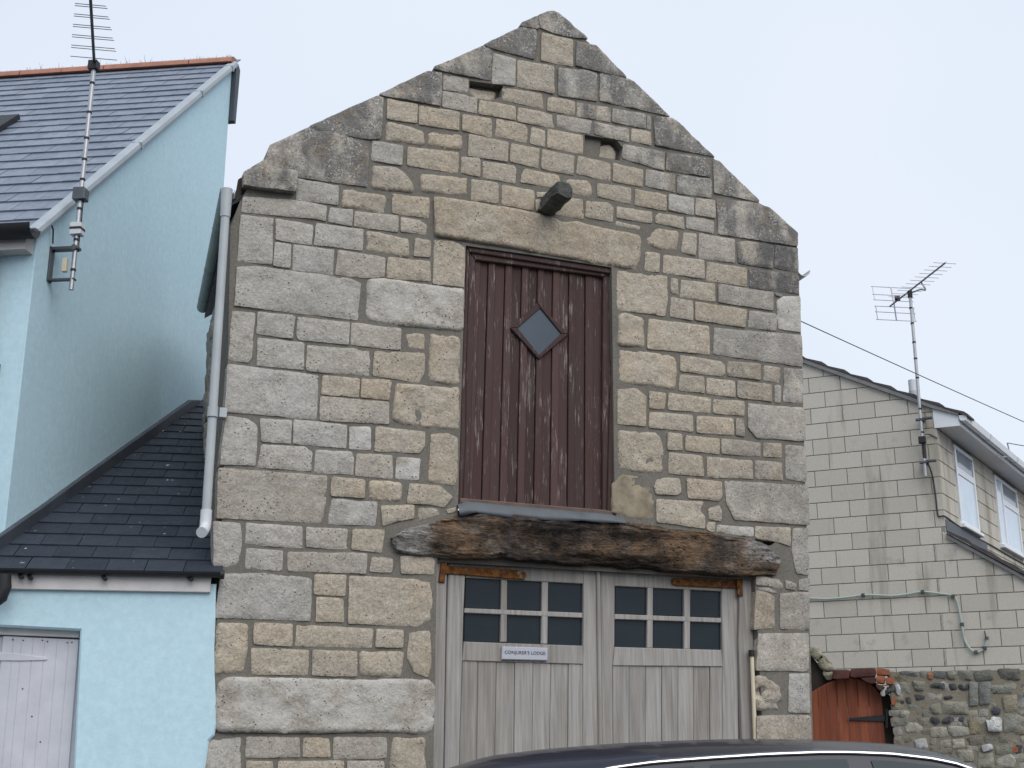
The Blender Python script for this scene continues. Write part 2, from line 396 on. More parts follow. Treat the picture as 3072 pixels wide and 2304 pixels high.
class MB:
    """collects shapes into one mesh; coordinates are (along, back, up) of the thing's own frame"""
    def __init__(s): s.v = []; s.f = []
    def prism(s, p, d0, d1, ch=0.004, back=True):
        p = ccw(p); n = len(p); q = inset(p, ch) if ch else p
        b = len(s.v)
        s.v += [(x, d1, z) for x, z in p] + [(x, d0 + ch, z) for x, z in p]
        s.f += [(b + i, b + (i + 1) % n, b + n + (i + 1) % n, b + n + i) for i in range(n)]
        if ch:
            s.v += [(x, d0, z) for x, z in q]
            s.f += [(b + n + i, b + n + (i + 1) % n, b + 2 * n + (i + 1) % n, b + 2 * n + i) for i in range(n)]
            s.f.append(tuple(b + 2 * n + i for i in range(n)))
        else: s.f.append(tuple(b + n + i for i in range(n)))
        if back: s.f.append(tuple(b + i for i in reversed(range(n))))
        return s
    def box(s, a, b, ch=0.0):
        return s.prism([(a[0], a[2]), (b[0], a[2]), (b[0], b[2]), (a[0], b[2])], a[1], b[1], ch)
    def extr(s, pts, vec):
        """closed polygon of 3D points swept along vec"""
        n = len(pts); b = len(s.v); vec = Vector(vec)
        s.v += [tuple(p) for p in pts] + [tuple(Vector(p) + vec) for p in pts]
        s.f += [(b + i, b + (i + 1) % n, b + n + (i + 1) % n, b + n + i) for i in range(n)]
        s.f += [tuple(b + i for i in reversed(range(n))), tuple(b + n + i for i in range(n))]
        return s
    def tube(s, path, r, seg=10, caps=True, arc=None):
        pts = [Vector(p) for p in path]; n = len(pts); b = len(s.v); rr = r if isinstance(r, (list, tuple)) else [r] * n
        up = None
        for i, p in enumerate(pts):
            t = (pts[min(i + 1, n - 1)] - pts[max(i - 1, 0)]).normalized()
            if up is None:
                up = Vector((0, 0, 1)) if abs(t.z) < 0.9 else Vector((0, 1, 0))
            x = t.cross(up).normalized(); y = x.cross(t).normalized(); up = y
            for j in range(seg):
                a = 2 * math.pi * j / seg
                s.v.append(tuple(p + (x * math.cos(a) + y * math.sin(a)) * rr[i]))
        for i in range(n - 1):
            for j in range(seg):
                k = (j + 1) % seg
                s.f.append((b + i * seg + j, b + i * seg + k, b + (i + 1) * seg + k, b + (i + 1) * seg + j))
        if caps:
            s.f.append(tuple(b + j for j in reversed(range(seg)))); s.f.append(tuple(b + (n - 1) * seg + j for j in range(seg)))
        return s
    def trough(s, a, b_, r, seg=9, th=0.004):
        """half round gutter from a to b_, open at the top"""
        a = Vector(a); b_ = Vector(b_); t = (b_ - a).normalized(); x = t.cross(Vector((0, 0, 1))).normalized(); z = Vector((0, 0, 1))
        base = len(s.v)
        for p in (a, b_):
            for rad in (r, r - th):
                for j in range(seg):
                    an = math.pi + math.pi * j / (seg - 1)
                    s.v.append(tuple(p + x * math.cos(an) * rad + z * math.sin(an) * rad))
        o0, i0, o1, i1 = base, base + seg, base + 2 * seg, base + 3 * seg
        for j in range(seg - 1):
            s.f += [(o0 + j, o0 + j + 1, o1 + j + 1, o1 + j), (i0 + j + 1, i0 + j, i1 + j, i1 + j + 1),
                    (o0 + j + 1, o0 + j, i0 + j, i0 + j + 1), (o1 + j, o1 + j + 1, i1 + j + 1, i1 + j)]
        for j in (0, seg - 1): s.f.append((o0 + j, o1 + j, i1 + j, i0 + j))
        return s
    def build(s, name, mat, parent=None, smooth=False, rz=0.0, org=None):
        v = s.v
        if org is None:
            lo = np.min(np.array(v), axis=0); hi = np.max(np.array(v), axis=0); org = tuple((lo + hi) / 2)
        o = raw(name, [(a - org[0], b - org[1], c - org[2]) for a, b, c in v], s.f, mat, parent, smooth)
        if rz:
            m = Matrix.Rotation(rz, 4, 'Z'); o.location = m @ Vector(org); o.rotation_euler = (0, 0, rz)
        else: o.location = org
        if smooth:
            try: o.data.set_sharp_from_angle(angle=R(40))
            except Exception: pass
        return o

def part(name, p, d0, d1, mat, parent, ch=0.004, rz=0.0, color=None):
    o = MB().prism(p, d0, d1, ch).build(name, mat, parent, rz=rz)
    if color: o.color = color
    return o

def rect(x0, x1, z0, z1): return [(x0, z0), (x1, z0), (x1, z1), (x0, z1)]

def clip(p, a, b, c):
    """keep the part of polygon p where a*x + b*z <= c"""
    o = []
    for i in range(len(p)):
        P, Q = p[i - 1], p[i]; fp = a * P[0] + b * P[1] - c; fq = a * Q[0] + b * Q[1] - c
        if (fp <= 0) != (fq <= 0):
            t = fp / (fp - fq); o.append((P[0] + (Q[0] - P[0]) * t, P[1] + (Q[1] - P[1]) * t))
        if fq <= 0: o.append(Q)
    return o

def round_poly(p, r):
    p = ccw(p); n = len(p); o = []
    for i in range(n):
        a, b, c = Vector(p[i - 1]), Vector(p[i]), Vector(p[(i + 1) % n])
        l1, l2 = (a - b).length, (c - b).length
        k = min(r, 0.42 * l1, 0.42 * l2)
        P, Q = b + (a - b).normalized() * k, b + (c - b).normalized() * k
        for t in (0.0, 0.33, 0.67, 1.0):
            o.append(tuple(P * (1 - t) ** 2 + b * 2 * t * (1 - t) + Q * t * t))
    return o

def resample(p, step):
    o = []
    for i in range(len(p)):
        a, b = Vector(p[i - 1]), Vector(p[i]); l = (b - a).length
        k = max(1, int(round(l / step)))
        for j in range(k): o.append(tuple(a + (b - a) * (j / k)))
    q = [o[0]]
    for v in o[1:]:
        if (Vector(v) - Vector(q[-1])).length > step * 0.45: q.append(v)
    return q

def stone(name, poly, parent, mat, face=0.0, thick=0.12, rough=0.005, bevel=0.018, rad=0.02, step=0.018, seed=0.0, jit=0.004, color=None, rz=0.0, tilt=0.004, fill=0.0):
    """one dressed or rubble stone: traced outline, worn arrises, uneven face"""
    p = resample(round_poly(poly, rad), step)
    if len(p) < 6: p = resample(round_poly(poly, rad * 0.5), step * 0.5)
    cx, cz = centroid(p)
    q = []
    for i, (x, z) in enumerate(p):
        nv = noise.noise_vector((x * 9 + seed, z * 9, seed)) + noise.noise_vector((x * 34 + seed, z * 34, seed + 5)) * 0.6
        q.append((x + nv.x * jit - cx, z + nv.z * jit - cz))
    P = np.array(q); n = len(P); Q = np.roll(P, -1, axis=0)
    lo, hi = P.min(0), P.max(0)
    gx, gz = np.meshgrid(np.arange(lo[0] + step / 2, hi[0], step), np.arange(lo[1] + step / 2, hi[1], step))
    rs = np.random.RandomState(int(abs(seed) * 1000) % 99991)
    G = np.stack([gx.ravel(), gz.ravel()], 1) + rs.uniform(-0.25, 0.25, (gx.size, 2)) * step
    ok = np.zeros(len(G), bool)
    if len(G):
        d = Q - P; L2 = (d ** 2).sum(1) + 1e-12
        rel = G[:, None, :] - P[None]
        t = np.clip((rel * d[None]).sum(2) / L2[None], 0, 1)
        dist = np.sqrt(((rel - t[..., None] * d[None]) ** 2).sum(2)).min(1)
        cond = (P[None, :, 1] > G[:, None, 1]) != (Q[None, :, 1] > G[:, None, 1])
        xi = P[None, :, 0] + (G[:, None, 1] - P[None, :, 1]) / np.where(np.abs(d[None, :, 1]) < 1e-9, 1e-9, d[None, :, 1]) * d[None, :, 0]
        ins = ((cond & (G[:, None, 0] < xi)).sum(1) % 2) == 1
        ok = ins & (dist > step * 0.5)
        G = G[ok]; dist = dist[ok]
    pts = [Vector(v) for v in P] + [Vector(v) for v in G]
    V, E_, Fc, OV, OE, OF = delaunay_2d_cdt(pts, [], [list(range(n))], 1, 1e-6)
    tx, tz = rs.uniform(-1, 1, 2) * tilt
    off = rs.uniform(-1, 1) * tilt
    m = len(V); dd = np.zeros(m)
    for i, ov in enumerate(OV):
        k = ov[0] if ov else -1
        dd[i] = dist[k - n] if k >= n else 0.0
    verts = []
    for i in range(m):
        x, z = V[i].x, V[i].y
        e = min(dd[i] / bevel, 1.0)
        y = face + off + bevel * 0.8 * (1 - math.sqrt(max(0.0, 1 - (1 - e) ** 2)))
        X, Zz = (x + cx), (z + cz)
        nz = noise.fractal((X * 7 + seed, Zz * 7, seed * 1.7), 0.9, 2.1, 5)
        y += rough * nz + tx * x / 0.2 + tz * z / 0.2
        if fill: y += fill * max(0.0, noise.noise((X * (5 if fill < 0.1 else 9) + seed, Zz * (5 if fill < 0.1 else 16), seed)) - 0.1)
        verts.append((x, y, z))
    faces = [tuple(reversed(f_)) if (Vector((V[f_[1]] - V[f_[0]])).cross(V[f_[2]] - V[f_[0]]) < 0) else tuple(f_) for f_ in Fc]
    idx = [None] * n
    for i, ov in enumerate(OV):
        for k in ov:
            if k < n: idx[k] = i
    idx = [i for i in idx if i is not None]
    b = len(verts)
    verts += [(verts[i][0] * 0.985, thick, verts[i][2] * 0.985) for i in idx]
    k = len(idx)
    faces += [(idx[i], b + i, b + (i + 1) % k, idx[(i + 1) % k]) for i in range(k)]
    o = raw(name, verts, faces, mat, parent, True)
    c, s_ = math.cos(rz), math.sin(rz)
    o.location = (cx * c, cx * s_, cz)
    o.rotation_euler = (0, 0, rz)
    o.data.set_sharp_from_angle(angle=R(55))
    if color: o.color = color
    return o

def ground(name, pts, z, mat, zb=None):
    n = len(pts)
    v = [(x, y, z) for x, y in pts]; f = [tuple(range(n))]
    if zb is not None:
        v += [(x, y, zb) for x, y in pts]; f += [(i, n + i, n + (i + 1) % n, (i + 1) % n) for i in range(n)]
    o = raw(name, v, f, mat); o['kind'] = 'structure'; o['label'] = name.replace('_', ' ')
    return o

# ------------------------------------------------------------------ ground
FO, FY = (0.0000,9.0000),21.67
fa = R(FY)
def fw(u, d): return (FO[0] + math.cos(fa) * u - math.sin(fa) * d, FO[1] + math.sin(fa) * u + math.cos(fa) * d)
g_ = ground('road', [(-300, -300), (300, -300), (300, 300), (-300, 300)], 0.0, M['asphalt']); g_['label'] = 'grey asphalt road in front of the buildings'
g_ = ground('pavement', [fw(-9, -0.95), fw(9, -0.95), fw(9, 12), fw(-9, 12)], 0.11, M['paving'], -0.02); g_['label'] = 'concrete pavement at the foot of the stone building'
g_ = ground('kerb', [fw(-9, -1.08), fw(9, -1.08), fw(9, -0.952), fw(-9, -0.952)], 0.114, M['kerb'], -0.02); g_['label'] = 'kerb stones edging the pavement'

# ------------------------------------------------------------------ the stone building
SB = thing('stone_building', 'gabled stone building with a maroon loft door above grey timber garage doors', 'building', FO, FY)
# core of the wall: lime mortar showing in the joints, with the two openings left free
JD = 0.012
vl_ = [(a_, b_ - 0.012) for a_, b_ in [(-1.864,5.680),(-1.592,5.870),(-1.082,6.247),(-0.685,6.531)] + [(-0.253,6.833),(-0.049,6.986),(0.077,7.061),(0.224,7.162),(0.317,7.239)]]
vr_ = [(a_, b_ - 0.012) for a_, b_ in [(0.371,7.268),(0.675,7.112),(1.019,6.840),(1.399,6.558)] + [(1.816,6.267),(2.217,5.947),(2.572,5.707)]]
left = [(-2.05, 0), (-2.02, 2.6), (-2.06, 4.1), (-2.10, 5.02), (-2.05, 5.22)] + [q_ for q_ in vl_ if q_[0] < 0.19] + [(0.20, vl_[-1][1] - 0.02), (0.20, 5.16),
        (-0.365, 5.155), (-0.400, 3.32), (-0.405, 3.05), (-0.55, 3.0), (-0.555, 0)]
right = [(0.20, vl_[-1][1] - 0.02)] + [q_ for q_ in vl_ if q_[0] > 0.21] + vr_ + [(2.565, 5.3), (2.545, 4.6), (2.50, 3.6), (2.46, 2.6), (2.42, 1.6), (2.40, 0),
         (1.99, 0), (1.99, 3.0), (0.86, 3.0), (0.82, 3.3), (0.84, 5.155), (0.20, 5.16)]
sock = [[(-0.352,6.532),(-0.178,6.544),(-0.072,6.548),(-0.072,6.450),(-0.107,6.436),(-0.178,6.392),(-0.267,6.390),(-0.349,6.425)], [(0.627,6.257),(0.763,6.260),(0.913,6.261),(0.964,6.206),(0.936,6.084),(0.749,6.087),(0.622,6.085)]]
def pierced(outer, holes, d0, d1):
    loops = [ccw(outer)] + [ccw(h_)[::-1] for h_ in holes]
    pts, cons, b = [], [], 0
    for l_ in loops:
        pts += [Vector(q_) for q_ in l_]; cons += [(b + i, b + (i + 1) % len(l_)) for i in range(len(l_))]; b += len(l_)
    V, E_, Fc, OV, OE, OF = delaunay_2d_cdt(pts, cons, [], 0, 1e-6)
    m_ = MB(); m_.v = [(q_.x, d0, q_.y) for q_ in V]
    for f_ in Fc:
        c_ = (sum(V[i].x for i in f_) / 3, sum(V[i].y for i in f_) / 3)
        if inside(c_, loops[0]) and not any(inside(c_, h_) for h_ in loops[1:]):
            m_.f.append(tuple(f_) if (V[f_[1]] - V[f_[0]]).cross(V[f_[2]] - V[f_[0]]) > 0 else tuple(reversed(f_)))
    for l_ in loops:
        b = len(m_.v); n_ = len(l_)
        m_.v += [(x, d0, z) for x, z in l_] + [(x, d1, z) for x, z in l_]
        m_.f += [(b + n_ + i, b + n_ + (i + 1) % n_, b + (i + 1) % n_, b + i) for i in range(n_)]
    return m_
def inside(pt, p):
    c = False
    for i in range(len(p)):
        a, b = p[i - 1], p[i]
        if (a[1] > pt[1]) != (b[1] > pt[1]) and pt[0] < (b[0] - a[0]) * (pt[1] - a[1]) / (b[1] - a[1]) + a[0]: c = not c
    return c
sock.append([(2.010,3.098),(2.085,3.091),(2.192,3.085),(2.154,3.056),(2.122,3.053),(2.058,3.075),(2.005,3.089)])
hl = [h_ for h_ in sock if max(q_[0] for q_ in h_) < 0.2]; hr = [h_ for h_ in sock if h_ not in hl]
core = pierced(left, hl, JD, 0.42)
c2 = pierced(right, hr, JD, 0.42); b_ = len(core.v)
core.v += c2.v; core.f += [tuple(i + b_ for i in f_) for f_ in c2.f]
core.build('wall', M['mortar'], SB)
for h_ in sock: MB().prism(inset(ccw(h_), -0.02), 0.10, 0.3, 0).build('socket_back', M['mortar'], SB)
part('socket_fill', [(0.635,6.283),(0.800,6.272),(0.775,6.097),(0.627,6.101)], 0.055, 0.2, M['mortar'], SB, 0.01)

STONES = '''c -2.045,5.430 -1.898,5.555 -1.870,5.508 -1.662,5.507 -1.667,5.345 -2.037,5.332
c -1.867,5.693 -1.596,5.888 -1.134,5.868 -1.136,5.494 -1.656,5.480 -1.662,5.507 -1.883,5.506 -1.890,5.570
c -1.588,5.899 -1.077,6.257 -1.034,6.251 -1.047,5.899 -1.130,5.874 -1.586,5.875
c -1.068,6.269 -0.689,6.542 -0.577,6.551 -0.582,6.261 -1.058,6.256
c -0.645,6.583 -0.272,6.838 -0.247,6.859 -0.166,6.824 -0.175,6.567 -0.355,6.561 -0.645,6.562
c -0.237,6.872 -0.049,7.011 0.080,7.101 0.206,7.104 0.216,7.044 0.194,6.833 -0.156,6.847
c 0.086,7.146 0.217,7.231 0.243,7.129 0.227,7.114 0.080,7.109
c 0.228,7.239 0.302,7.290 0.366,7.316 0.409,7.309 0.670,7.124 0.567,7.107 0.364,7.105 0.248,7.128
c 0.567,7.084 0.685,7.078 0.739,7.079 1.018,6.845 0.876,6.837 0.552,6.850
c 0.773,6.859 1.024,6.835 1.078,6.824 1.404,6.564 0.762,6.579
c 1.248,6.540 1.410,6.555 1.460,6.537 1.817,6.275 1.255,6.275
c 1.793,6.248 1.850,6.248 2.221,5.957 2.220,5.934 1.789,5.943
c 1.810,5.904 2.207,5.922 2.311,5.901 2.582,5.715 2.567,5.588 1.810,5.584
b -1.006,6.242 -0.764,6.240 -0.771,6.082 -1.006,6.071
b -0.755,6.237 -0.431,6.240 -0.434,6.086 -0.756,6.075
r -1.005,6.056 -0.703,6.040 -0.705,5.904 -1.015,5.891
r -0.689,6.037 -0.385,6.065 -0.412,5.918 -0.686,5.912
g -1.111,5.873 -0.870,5.873 -0.875,5.715 -1.111,5.711
b -0.837,5.875 -0.431,5.905 -0.429,5.730 -0.838,5.721
r -1.105,5.678 -0.912,5.698 -0.788,5.603 -0.777,5.507 -1.108,5.489
r -0.735,5.686 -0.353,5.709 -0.357,5.554 -0.732,5.525
g -0.562,6.544 -0.360,6.550 -0.363,6.424 -0.564,6.408
m -0.569,6.397 -0.284,6.404 -0.288,6.263 -0.572,6.258
g -0.156,6.821 0.038,6.804 0.028,6.562 -0.165,6.543
b 0.054,6.802 0.366,6.805 0.359,6.561 0.043,6.560
b 0.258,7.092 0.534,7.083 0.531,6.840 0.251,6.834
l 0.403,6.802 0.616,6.826 0.745,6.826 0.740,6.569 0.395,6.553
R -0.354,6.504 -0.104,6.524 -0.114,6.438 -0.184,6.393 -0.353,6.415
b -0.074,6.531 0.259,6.541 0.279,6.412 -0.078,6.419
b 0.306,6.513 0.348,6.532 0.547,6.530 0.540,6.411 0.300,6.400
k 0.563,6.533 0.863,6.539 0.855,6.408 0.556,6.403
l 0.879,6.537 1.180,6.542 1.176,6.411 0.871,6.411
l 1.194,6.540 1.232,6.540 1.225,6.409 1.188,6.413
b -0.269,6.381 0.033,6.384 0.033,6.264 -0.278,6.260
b 0.053,6.383 0.367,6.387 0.361,6.259 0.048,6.256
m 0.388,6.386 0.693,6.387 0.670,6.266 0.387,6.275
l 0.715,6.386 1.022,6.381 1.018,6.257 0.713,6.274
b 1.049,6.392 1.225,6.388 1.221,6.268 1.040,6.277
b -0.406,6.230 -0.168,6.240 -0.162,6.077 -0.409,6.091
b -0.128,6.243 0.114,6.243 0.134,6.205 0.129,6.090 -0.138,6.097
b 0.170,6.233 0.283,6.223 0.282,6.082 0.154,6.085
b 0.304,6.243 0.611,6.244 0.609,6.080 0.297,6.080
R 0.748,6.206 0.883,6.247 0.941,6.189 0.922,6.079 0.741,6.089
l 0.969,6.237 1.341,6.231 1.329,6.062 0.955,6.106
c 1.358,6.229 1.770,6.250 1.756,6.078 1.347,6.071
b -0.355,6.071 -0.028,6.061 -0.033,5.896 -0.358,5.888
b -0.008,6.059 0.236,6.058 0.224,5.891 -0.013,5.900
b 0.256,6.057 0.530,6.050 0.522,5.882 0.250,5.886
b 0.561,6.056 0.851,6.045 0.847,5.887 0.548,5.897
b 0.873,6.049 1.142,6.039 1.132,5.884 0.863,5.890
l 1.165,6.049 1.429,6.048 1.428,5.887 1.155,5.899
l 1.451,6.052 1.767,6.064 1.764,5.896 1.439,5.884
b -0.411,5.873 -0.260,5.885 -0.259,5.730 -0.414,5.737
b -0.235,5.870 0.017,5.875 0.042,5.849 0.032,5.725 -0.234,5.729
b 0.108,5.865 0.403,5.861 0.417,5.751 0.072,5.742 0.083,5.815
r 0.454,5.844 0.652,5.864 0.698,5.809 0.670,5.701 0.447,5.715
b 0.731,5.852 1.029,5.862 1.025,5.720 0.724,5.731
b 1.062,5.857 1.344,5.852 1.339,5.709 1.052,5.714
g 1.366,5.861 1.600,5.868 1.593,5.718 1.355,5.717
m 1.616,5.871 1.797,5.880 1.789,5.718 1.604,5.720
b -0.326,5.703 -0.107,5.706 -0.107,5.535 -0.329,5.528
b -0.077,5.698 0.185,5.694 0.193,5.647 0.175,5.525 -0.081,5.531
b 0.207,5.685 0.313,5.703 0.282,5.662 0.207,5.640
b 0.198,5.621 0.242,5.628 0.241,5.531 0.197,5.524
b 0.425,5.677 0.470,5.685 0.596,5.688 0.607,5.520 0.352,5.527 0.370,5.561
b 0.628,5.680 0.816,5.698 0.866,5.661 0.859,5.538 0.621,5.544
b 0.894,5.674 1.204,5.680 1.205,5.580 0.887,5.578
b 0.887,5.551 1.100,5.540 1.099,5.513 0.881,5.515
b 1.239,5.650 1.272,5.682 1.492,5.686 1.504,5.578 1.231,5.592
m 1.525,5.692 1.777,5.700 1.771,5.583 1.515,5.590
L -0.629,5.504 -0.282,5.515 0.079,5.513 0.343,5.495 0.431,5.465 0.539,5.496 1.107,5.465 1.101,5.276 1.051,5.162 0.877,5.163 0.383,5.174 0.018,5.188 -0.388,5.190 -0.611,5.189
b -0.615,5.159 -0.463,5.174 -0.371,5.133 -0.376,4.819 -0.621,4.814
r 1.138,5.546 1.447,5.553 1.440,5.380 1.412,5.366 1.250,5.367 1.139,5.407
b 1.486,5.549 1.607,5.552 1.593,5.362 1.462,5.373
m 1.630,5.566 1.962,5.559 1.956,5.353 1.620,5.345
k 1.989,5.548 2.082,5.567 2.330,5.568 2.316,5.352 1.984,5.357
k 2.354,5.566 2.572,5.578 2.567,5.356 2.328,5.365
b 1.134,5.328 1.268,5.333 1.252,5.172 1.129,5.170
b 1.301,5.327 1.667,5.335 1.665,5.174 1.289,5.172
b 1.695,5.329 2.060,5.325 2.056,5.162 1.681,5.161
k 2.088,5.329 2.570,5.334 2.557,5.168 2.078,5.154
b 0.886,5.135 1.326,5.152 1.324,4.939 1.292,4.810 0.878,4.810
b 1.358,5.141 1.418,5.140 1.423,5.003 1.353,5.014
b 1.450,5.139 1.758,5.146 1.756,4.992 1.433,4.989
m 1.791,5.146 2.306,5.149 2.295,4.986 1.778,4.990
l 2.318,5.145 2.392,5.138 2.379,5.117 2.322,5.120
w 2.397,5.125 2.562,5.147 2.550,4.831 2.337,4.835 2.330,5.074
b 1.352,4.978 1.552,4.970 1.539,4.806 1.340,4.811
b 1.573,4.967 2.044,4.963 2.018,4.806 1.561,4.814
m 2.066,4.956 2.317,4.962 2.332,4.928 2.313,4.817 2.046,4.809
r 0.887,4.772 0.945,4.794 1.111,4.771 1.103,4.529 0.875,4.517
b 1.148,4.771 1.684,4.779 1.683,4.538 1.124,4.522
m 1.733,4.770 2.135,4.790 2.554,4.811 2.545,4.536 1.711,4.547
r 0.885,4.494 1.344,4.504 1.389,4.450 1.369,4.214 0.868,4.223
b 1.418,4.508 1.785,4.495 1.822,4.470 1.812,4.394 1.778,4.370 1.408,4.374
b 1.840,4.502 2.146,4.517 2.137,4.380 1.833,4.381
b 2.179,4.510 2.331,4.507 2.322,4.375 2.165,4.383
l 2.366,4.511 2.544,4.516 2.522,4.224 2.340,4.226
b 1.406,4.344 1.615,4.348 1.624,4.216 1.390,4.216
b 1.642,4.346 1.897,4.344 1.895,4.210 1.635,4.217
b 1.919,4.351 2.237,4.355 2.227,4.210 1.911,4.212
m 2.264,4.353 2.327,4.355 2.311,4.208 2.255,4.207
b 0.866,4.170 1.020,4.191 1.106,4.138 1.098,3.900 0.859,3.896
b 1.133,4.184 1.273,4.180 1.263,4.054 1.128,4.045
b 1.300,4.187 1.677,4.183 1.665,4.060 1.289,4.052
b 1.698,4.180 1.976,4.189 1.969,4.070 1.687,4.062
m 2.008,4.173 2.264,4.179 2.537,4.192 2.527,3.912 2.246,3.906 2.068,3.895 1.996,3.971
b 1.128,4.017 1.504,4.030 1.503,3.896 1.118,3.893
b 1.535,4.024 1.864,4.041 1.867,3.901 1.529,3.894
b 1.891,4.044 1.962,4.041 1.959,3.899 1.878,3.902
r 0.858,3.850 1.174,3.870 1.239,3.824 1.253,3.779 1.234,3.543 0.850,3.540
b 1.277,3.870 1.402,3.868 1.407,3.740 1.272,3.733
b 1.433,3.861 1.736,3.865 1.724,3.739 1.428,3.742
b 1.752,3.866 2.105,3.864 2.098,3.752 1.745,3.741
b 2.132,3.866 2.299,3.872 2.291,3.759 2.120,3.754
m 2.332,3.865 2.530,3.872 2.507,3.577 2.313,3.591
b 1.287,3.716 1.574,3.712 1.582,3.552 1.275,3.551
b 1.616,3.711 2.019,3.712 2.021,3.568 1.608,3.545
b 2.046,3.719 2.289,3.720 2.290,3.575 2.037,3.569
p 0.880,3.524 1.161,3.515 1.150,3.180 0.950,3.180 0.798,3.219 0.808,3.437
b 1.171,3.492 1.243,3.516 1.367,3.517 1.378,3.416 1.341,3.390 1.162,3.381 1.149,3.444
b 1.429,3.526 1.734,3.522 1.733,3.414 1.704,3.370 1.433,3.373
m 1.766,3.534 2.522,3.554 2.509,3.236 2.200,3.235 1.835,3.234 1.767,3.351
b 1.160,3.344 1.319,3.347 1.567,3.351 1.544,3.307 1.538,3.279 1.577,3.236 1.573,3.148 1.159,3.171
b 1.607,3.307 1.703,3.337 1.722,3.292 1.718,3.217 1.608,3.219
b 1.591,3.200 1.664,3.205 1.655,3.126 1.583,3.139
w 1.685,3.187 2.003,3.185 1.993,3.110 1.671,3.131
b 2.014,3.195 2.335,3.206 2.319,3.059 2.191,3.089 2.008,3.106
m 2.352,3.202 2.496,3.211 2.479,2.839 2.359,2.852 2.332,3.013
m 2.002,2.814 2.201,2.801 2.240,2.759 2.228,2.726 2.094,2.744 1.992,2.742
m 2.252,2.793 2.354,2.770 2.338,2.722 2.254,2.729
m 2.383,2.805 2.480,2.823 2.476,2.723 2.370,2.721
m 2.010,2.729 2.106,2.728 2.187,2.699 2.168,2.693 2.078,2.702 2.009,2.713
b 1.989,2.704 2.084,2.694 2.153,2.662 2.140,2.428 1.959,2.411
m 2.200,2.691 2.472,2.715 2.452,2.423 2.188,2.424
m 1.994,2.385 2.434,2.400 2.419,2.131 2.387,2.114 1.959,2.109
q 1.951,2.078 2.048,2.070 2.160,1.990 2.166,1.817 1.947,1.819
g 2.241,2.095 2.417,2.099 2.401,1.809 2.215,1.812
b 1.939,1.784 2.152,1.791 2.412,1.794 2.404,1.600 1.927,1.598
b 1.926,1.578 2.174,1.579 2.162,1.414 1.916,1.415
m 2.198,1.579 2.402,1.580 2.390,1.374 2.184,1.375
g -1.657,5.471 -1.348,5.473 -1.347,5.316 -1.658,5.307
r -1.321,5.463 -0.990,5.457 -0.986,5.309 -1.324,5.306
b -0.945,5.474 -0.656,5.494 -0.658,5.324 -0.945,5.321
m -2.028,5.268 -1.671,5.305 -1.430,5.298 -1.434,5.175 -1.483,5.182 -2.034,5.152
g -1.408,5.287 -1.239,5.301 -1.239,5.169 -1.416,5.174
m -1.221,5.290 -0.894,5.310 -0.895,5.176 -1.226,5.171
b -0.876,5.303 -0.718,5.300 -0.671,5.269 -0.678,5.191 -0.877,5.184
g -2.037,5.129 -1.809,5.134 -1.799,4.790 -2.037,4.786
g -1.792,5.141 -1.520,5.138 -1.526,4.981 -1.784,4.978
g -1.503,5.150 -1.153,5.159 -1.152,4.995 -1.509,4.983
r -1.135,5.153 -0.807,5.152 -0.804,4.987 -1.134,4.989
b -0.761,5.154 -0.640,5.149 -0.643,5.015 -0.772,5.006
g -1.787,4.963 -1.672,4.963 -1.672,4.781 -1.790,4.782
g -1.655,4.965 -1.360,4.969 -1.365,4.775 -1.654,4.775
m -1.334,4.973 -0.985,4.964 -0.985,4.815 -1.145,4.784 -1.348,4.782
b -0.967,4.972 -0.642,4.987 -0.634,4.828 -0.972,4.808
g -2.039,4.737 -1.907,4.765 -1.247,4.769 -1.157,4.745 -1.174,4.461 -2.042,4.455
W -1.114,4.783 -0.990,4.806 -0.373,4.812 -0.378,4.474 -0.818,4.461 -1.086,4.463 -1.118,4.504
g -2.051,4.419 -1.895,4.427 -1.899,4.209 -1.902,4.105 -1.924,4.060 -2.058,4.070
g -1.879,4.433 -1.620,4.436 -1.628,4.267 -1.878,4.272
g -1.602,4.434 -1.233,4.436 -1.231,4.271 -1.586,4.264 -1.604,4.297
m -1.216,4.439 -0.852,4.439 -0.853,4.276 -1.218,4.273
r -0.829,4.415 -0.680,4.429 -0.666,4.394 -0.668,4.284 -0.830,4.279
r -0.635,4.430 -0.404,4.439 -0.395,4.066 -0.646,4.061
g -1.869,4.247 -1.543,4.251 -1.542,4.051 -1.866,4.049
m -1.526,4.236 -1.069,4.255 -1.076,4.063 -1.517,4.045 -1.527,4.087
b -1.043,4.249 -0.668,4.280 -0.670,4.131 -0.700,4.051 -1.054,4.066
g -2.060,4.036 -1.436,4.028 -1.435,3.710 -2.059,3.704
b -1.406,4.031 -1.145,4.034 -1.145,3.898 -1.413,3.892
b -1.128,4.036 -0.913,4.046 -0.927,3.899 -1.132,3.900
m -1.417,3.879 -0.926,3.886 -0.922,3.725 -1.414,3.704
r -0.886,4.027 -0.400,4.052 -0.396,3.730 -0.808,3.727 -0.897,3.753
g -2.050,3.680 -1.909,3.673 -1.838,3.629 -1.832,3.580 -1.835,3.357 -2.068,3.342
g -1.821,3.681 -1.605,3.689 -1.605,3.526 -1.804,3.524
g -1.592,3.695 -1.223,3.692 -1.221,3.526 -1.593,3.527
w -1.205,3.681 -1.056,3.695 -1.046,3.532 -1.200,3.523
b -1.017,3.703 -0.657,3.697 -0.655,3.593 -0.698,3.537 -1.020,3.526
b -0.612,3.684 -0.486,3.704 -0.409,3.676 -0.410,3.379 -0.436,3.329 -0.628,3.344
g -1.803,3.504 -1.509,3.513 -1.454,3.480 -1.456,3.346 -1.819,3.346
g -1.434,3.499 -1.182,3.508 -1.164,3.463 -1.164,3.345 -1.435,3.340
m -1.148,3.498 -0.890,3.507 -0.885,3.341 -1.151,3.337
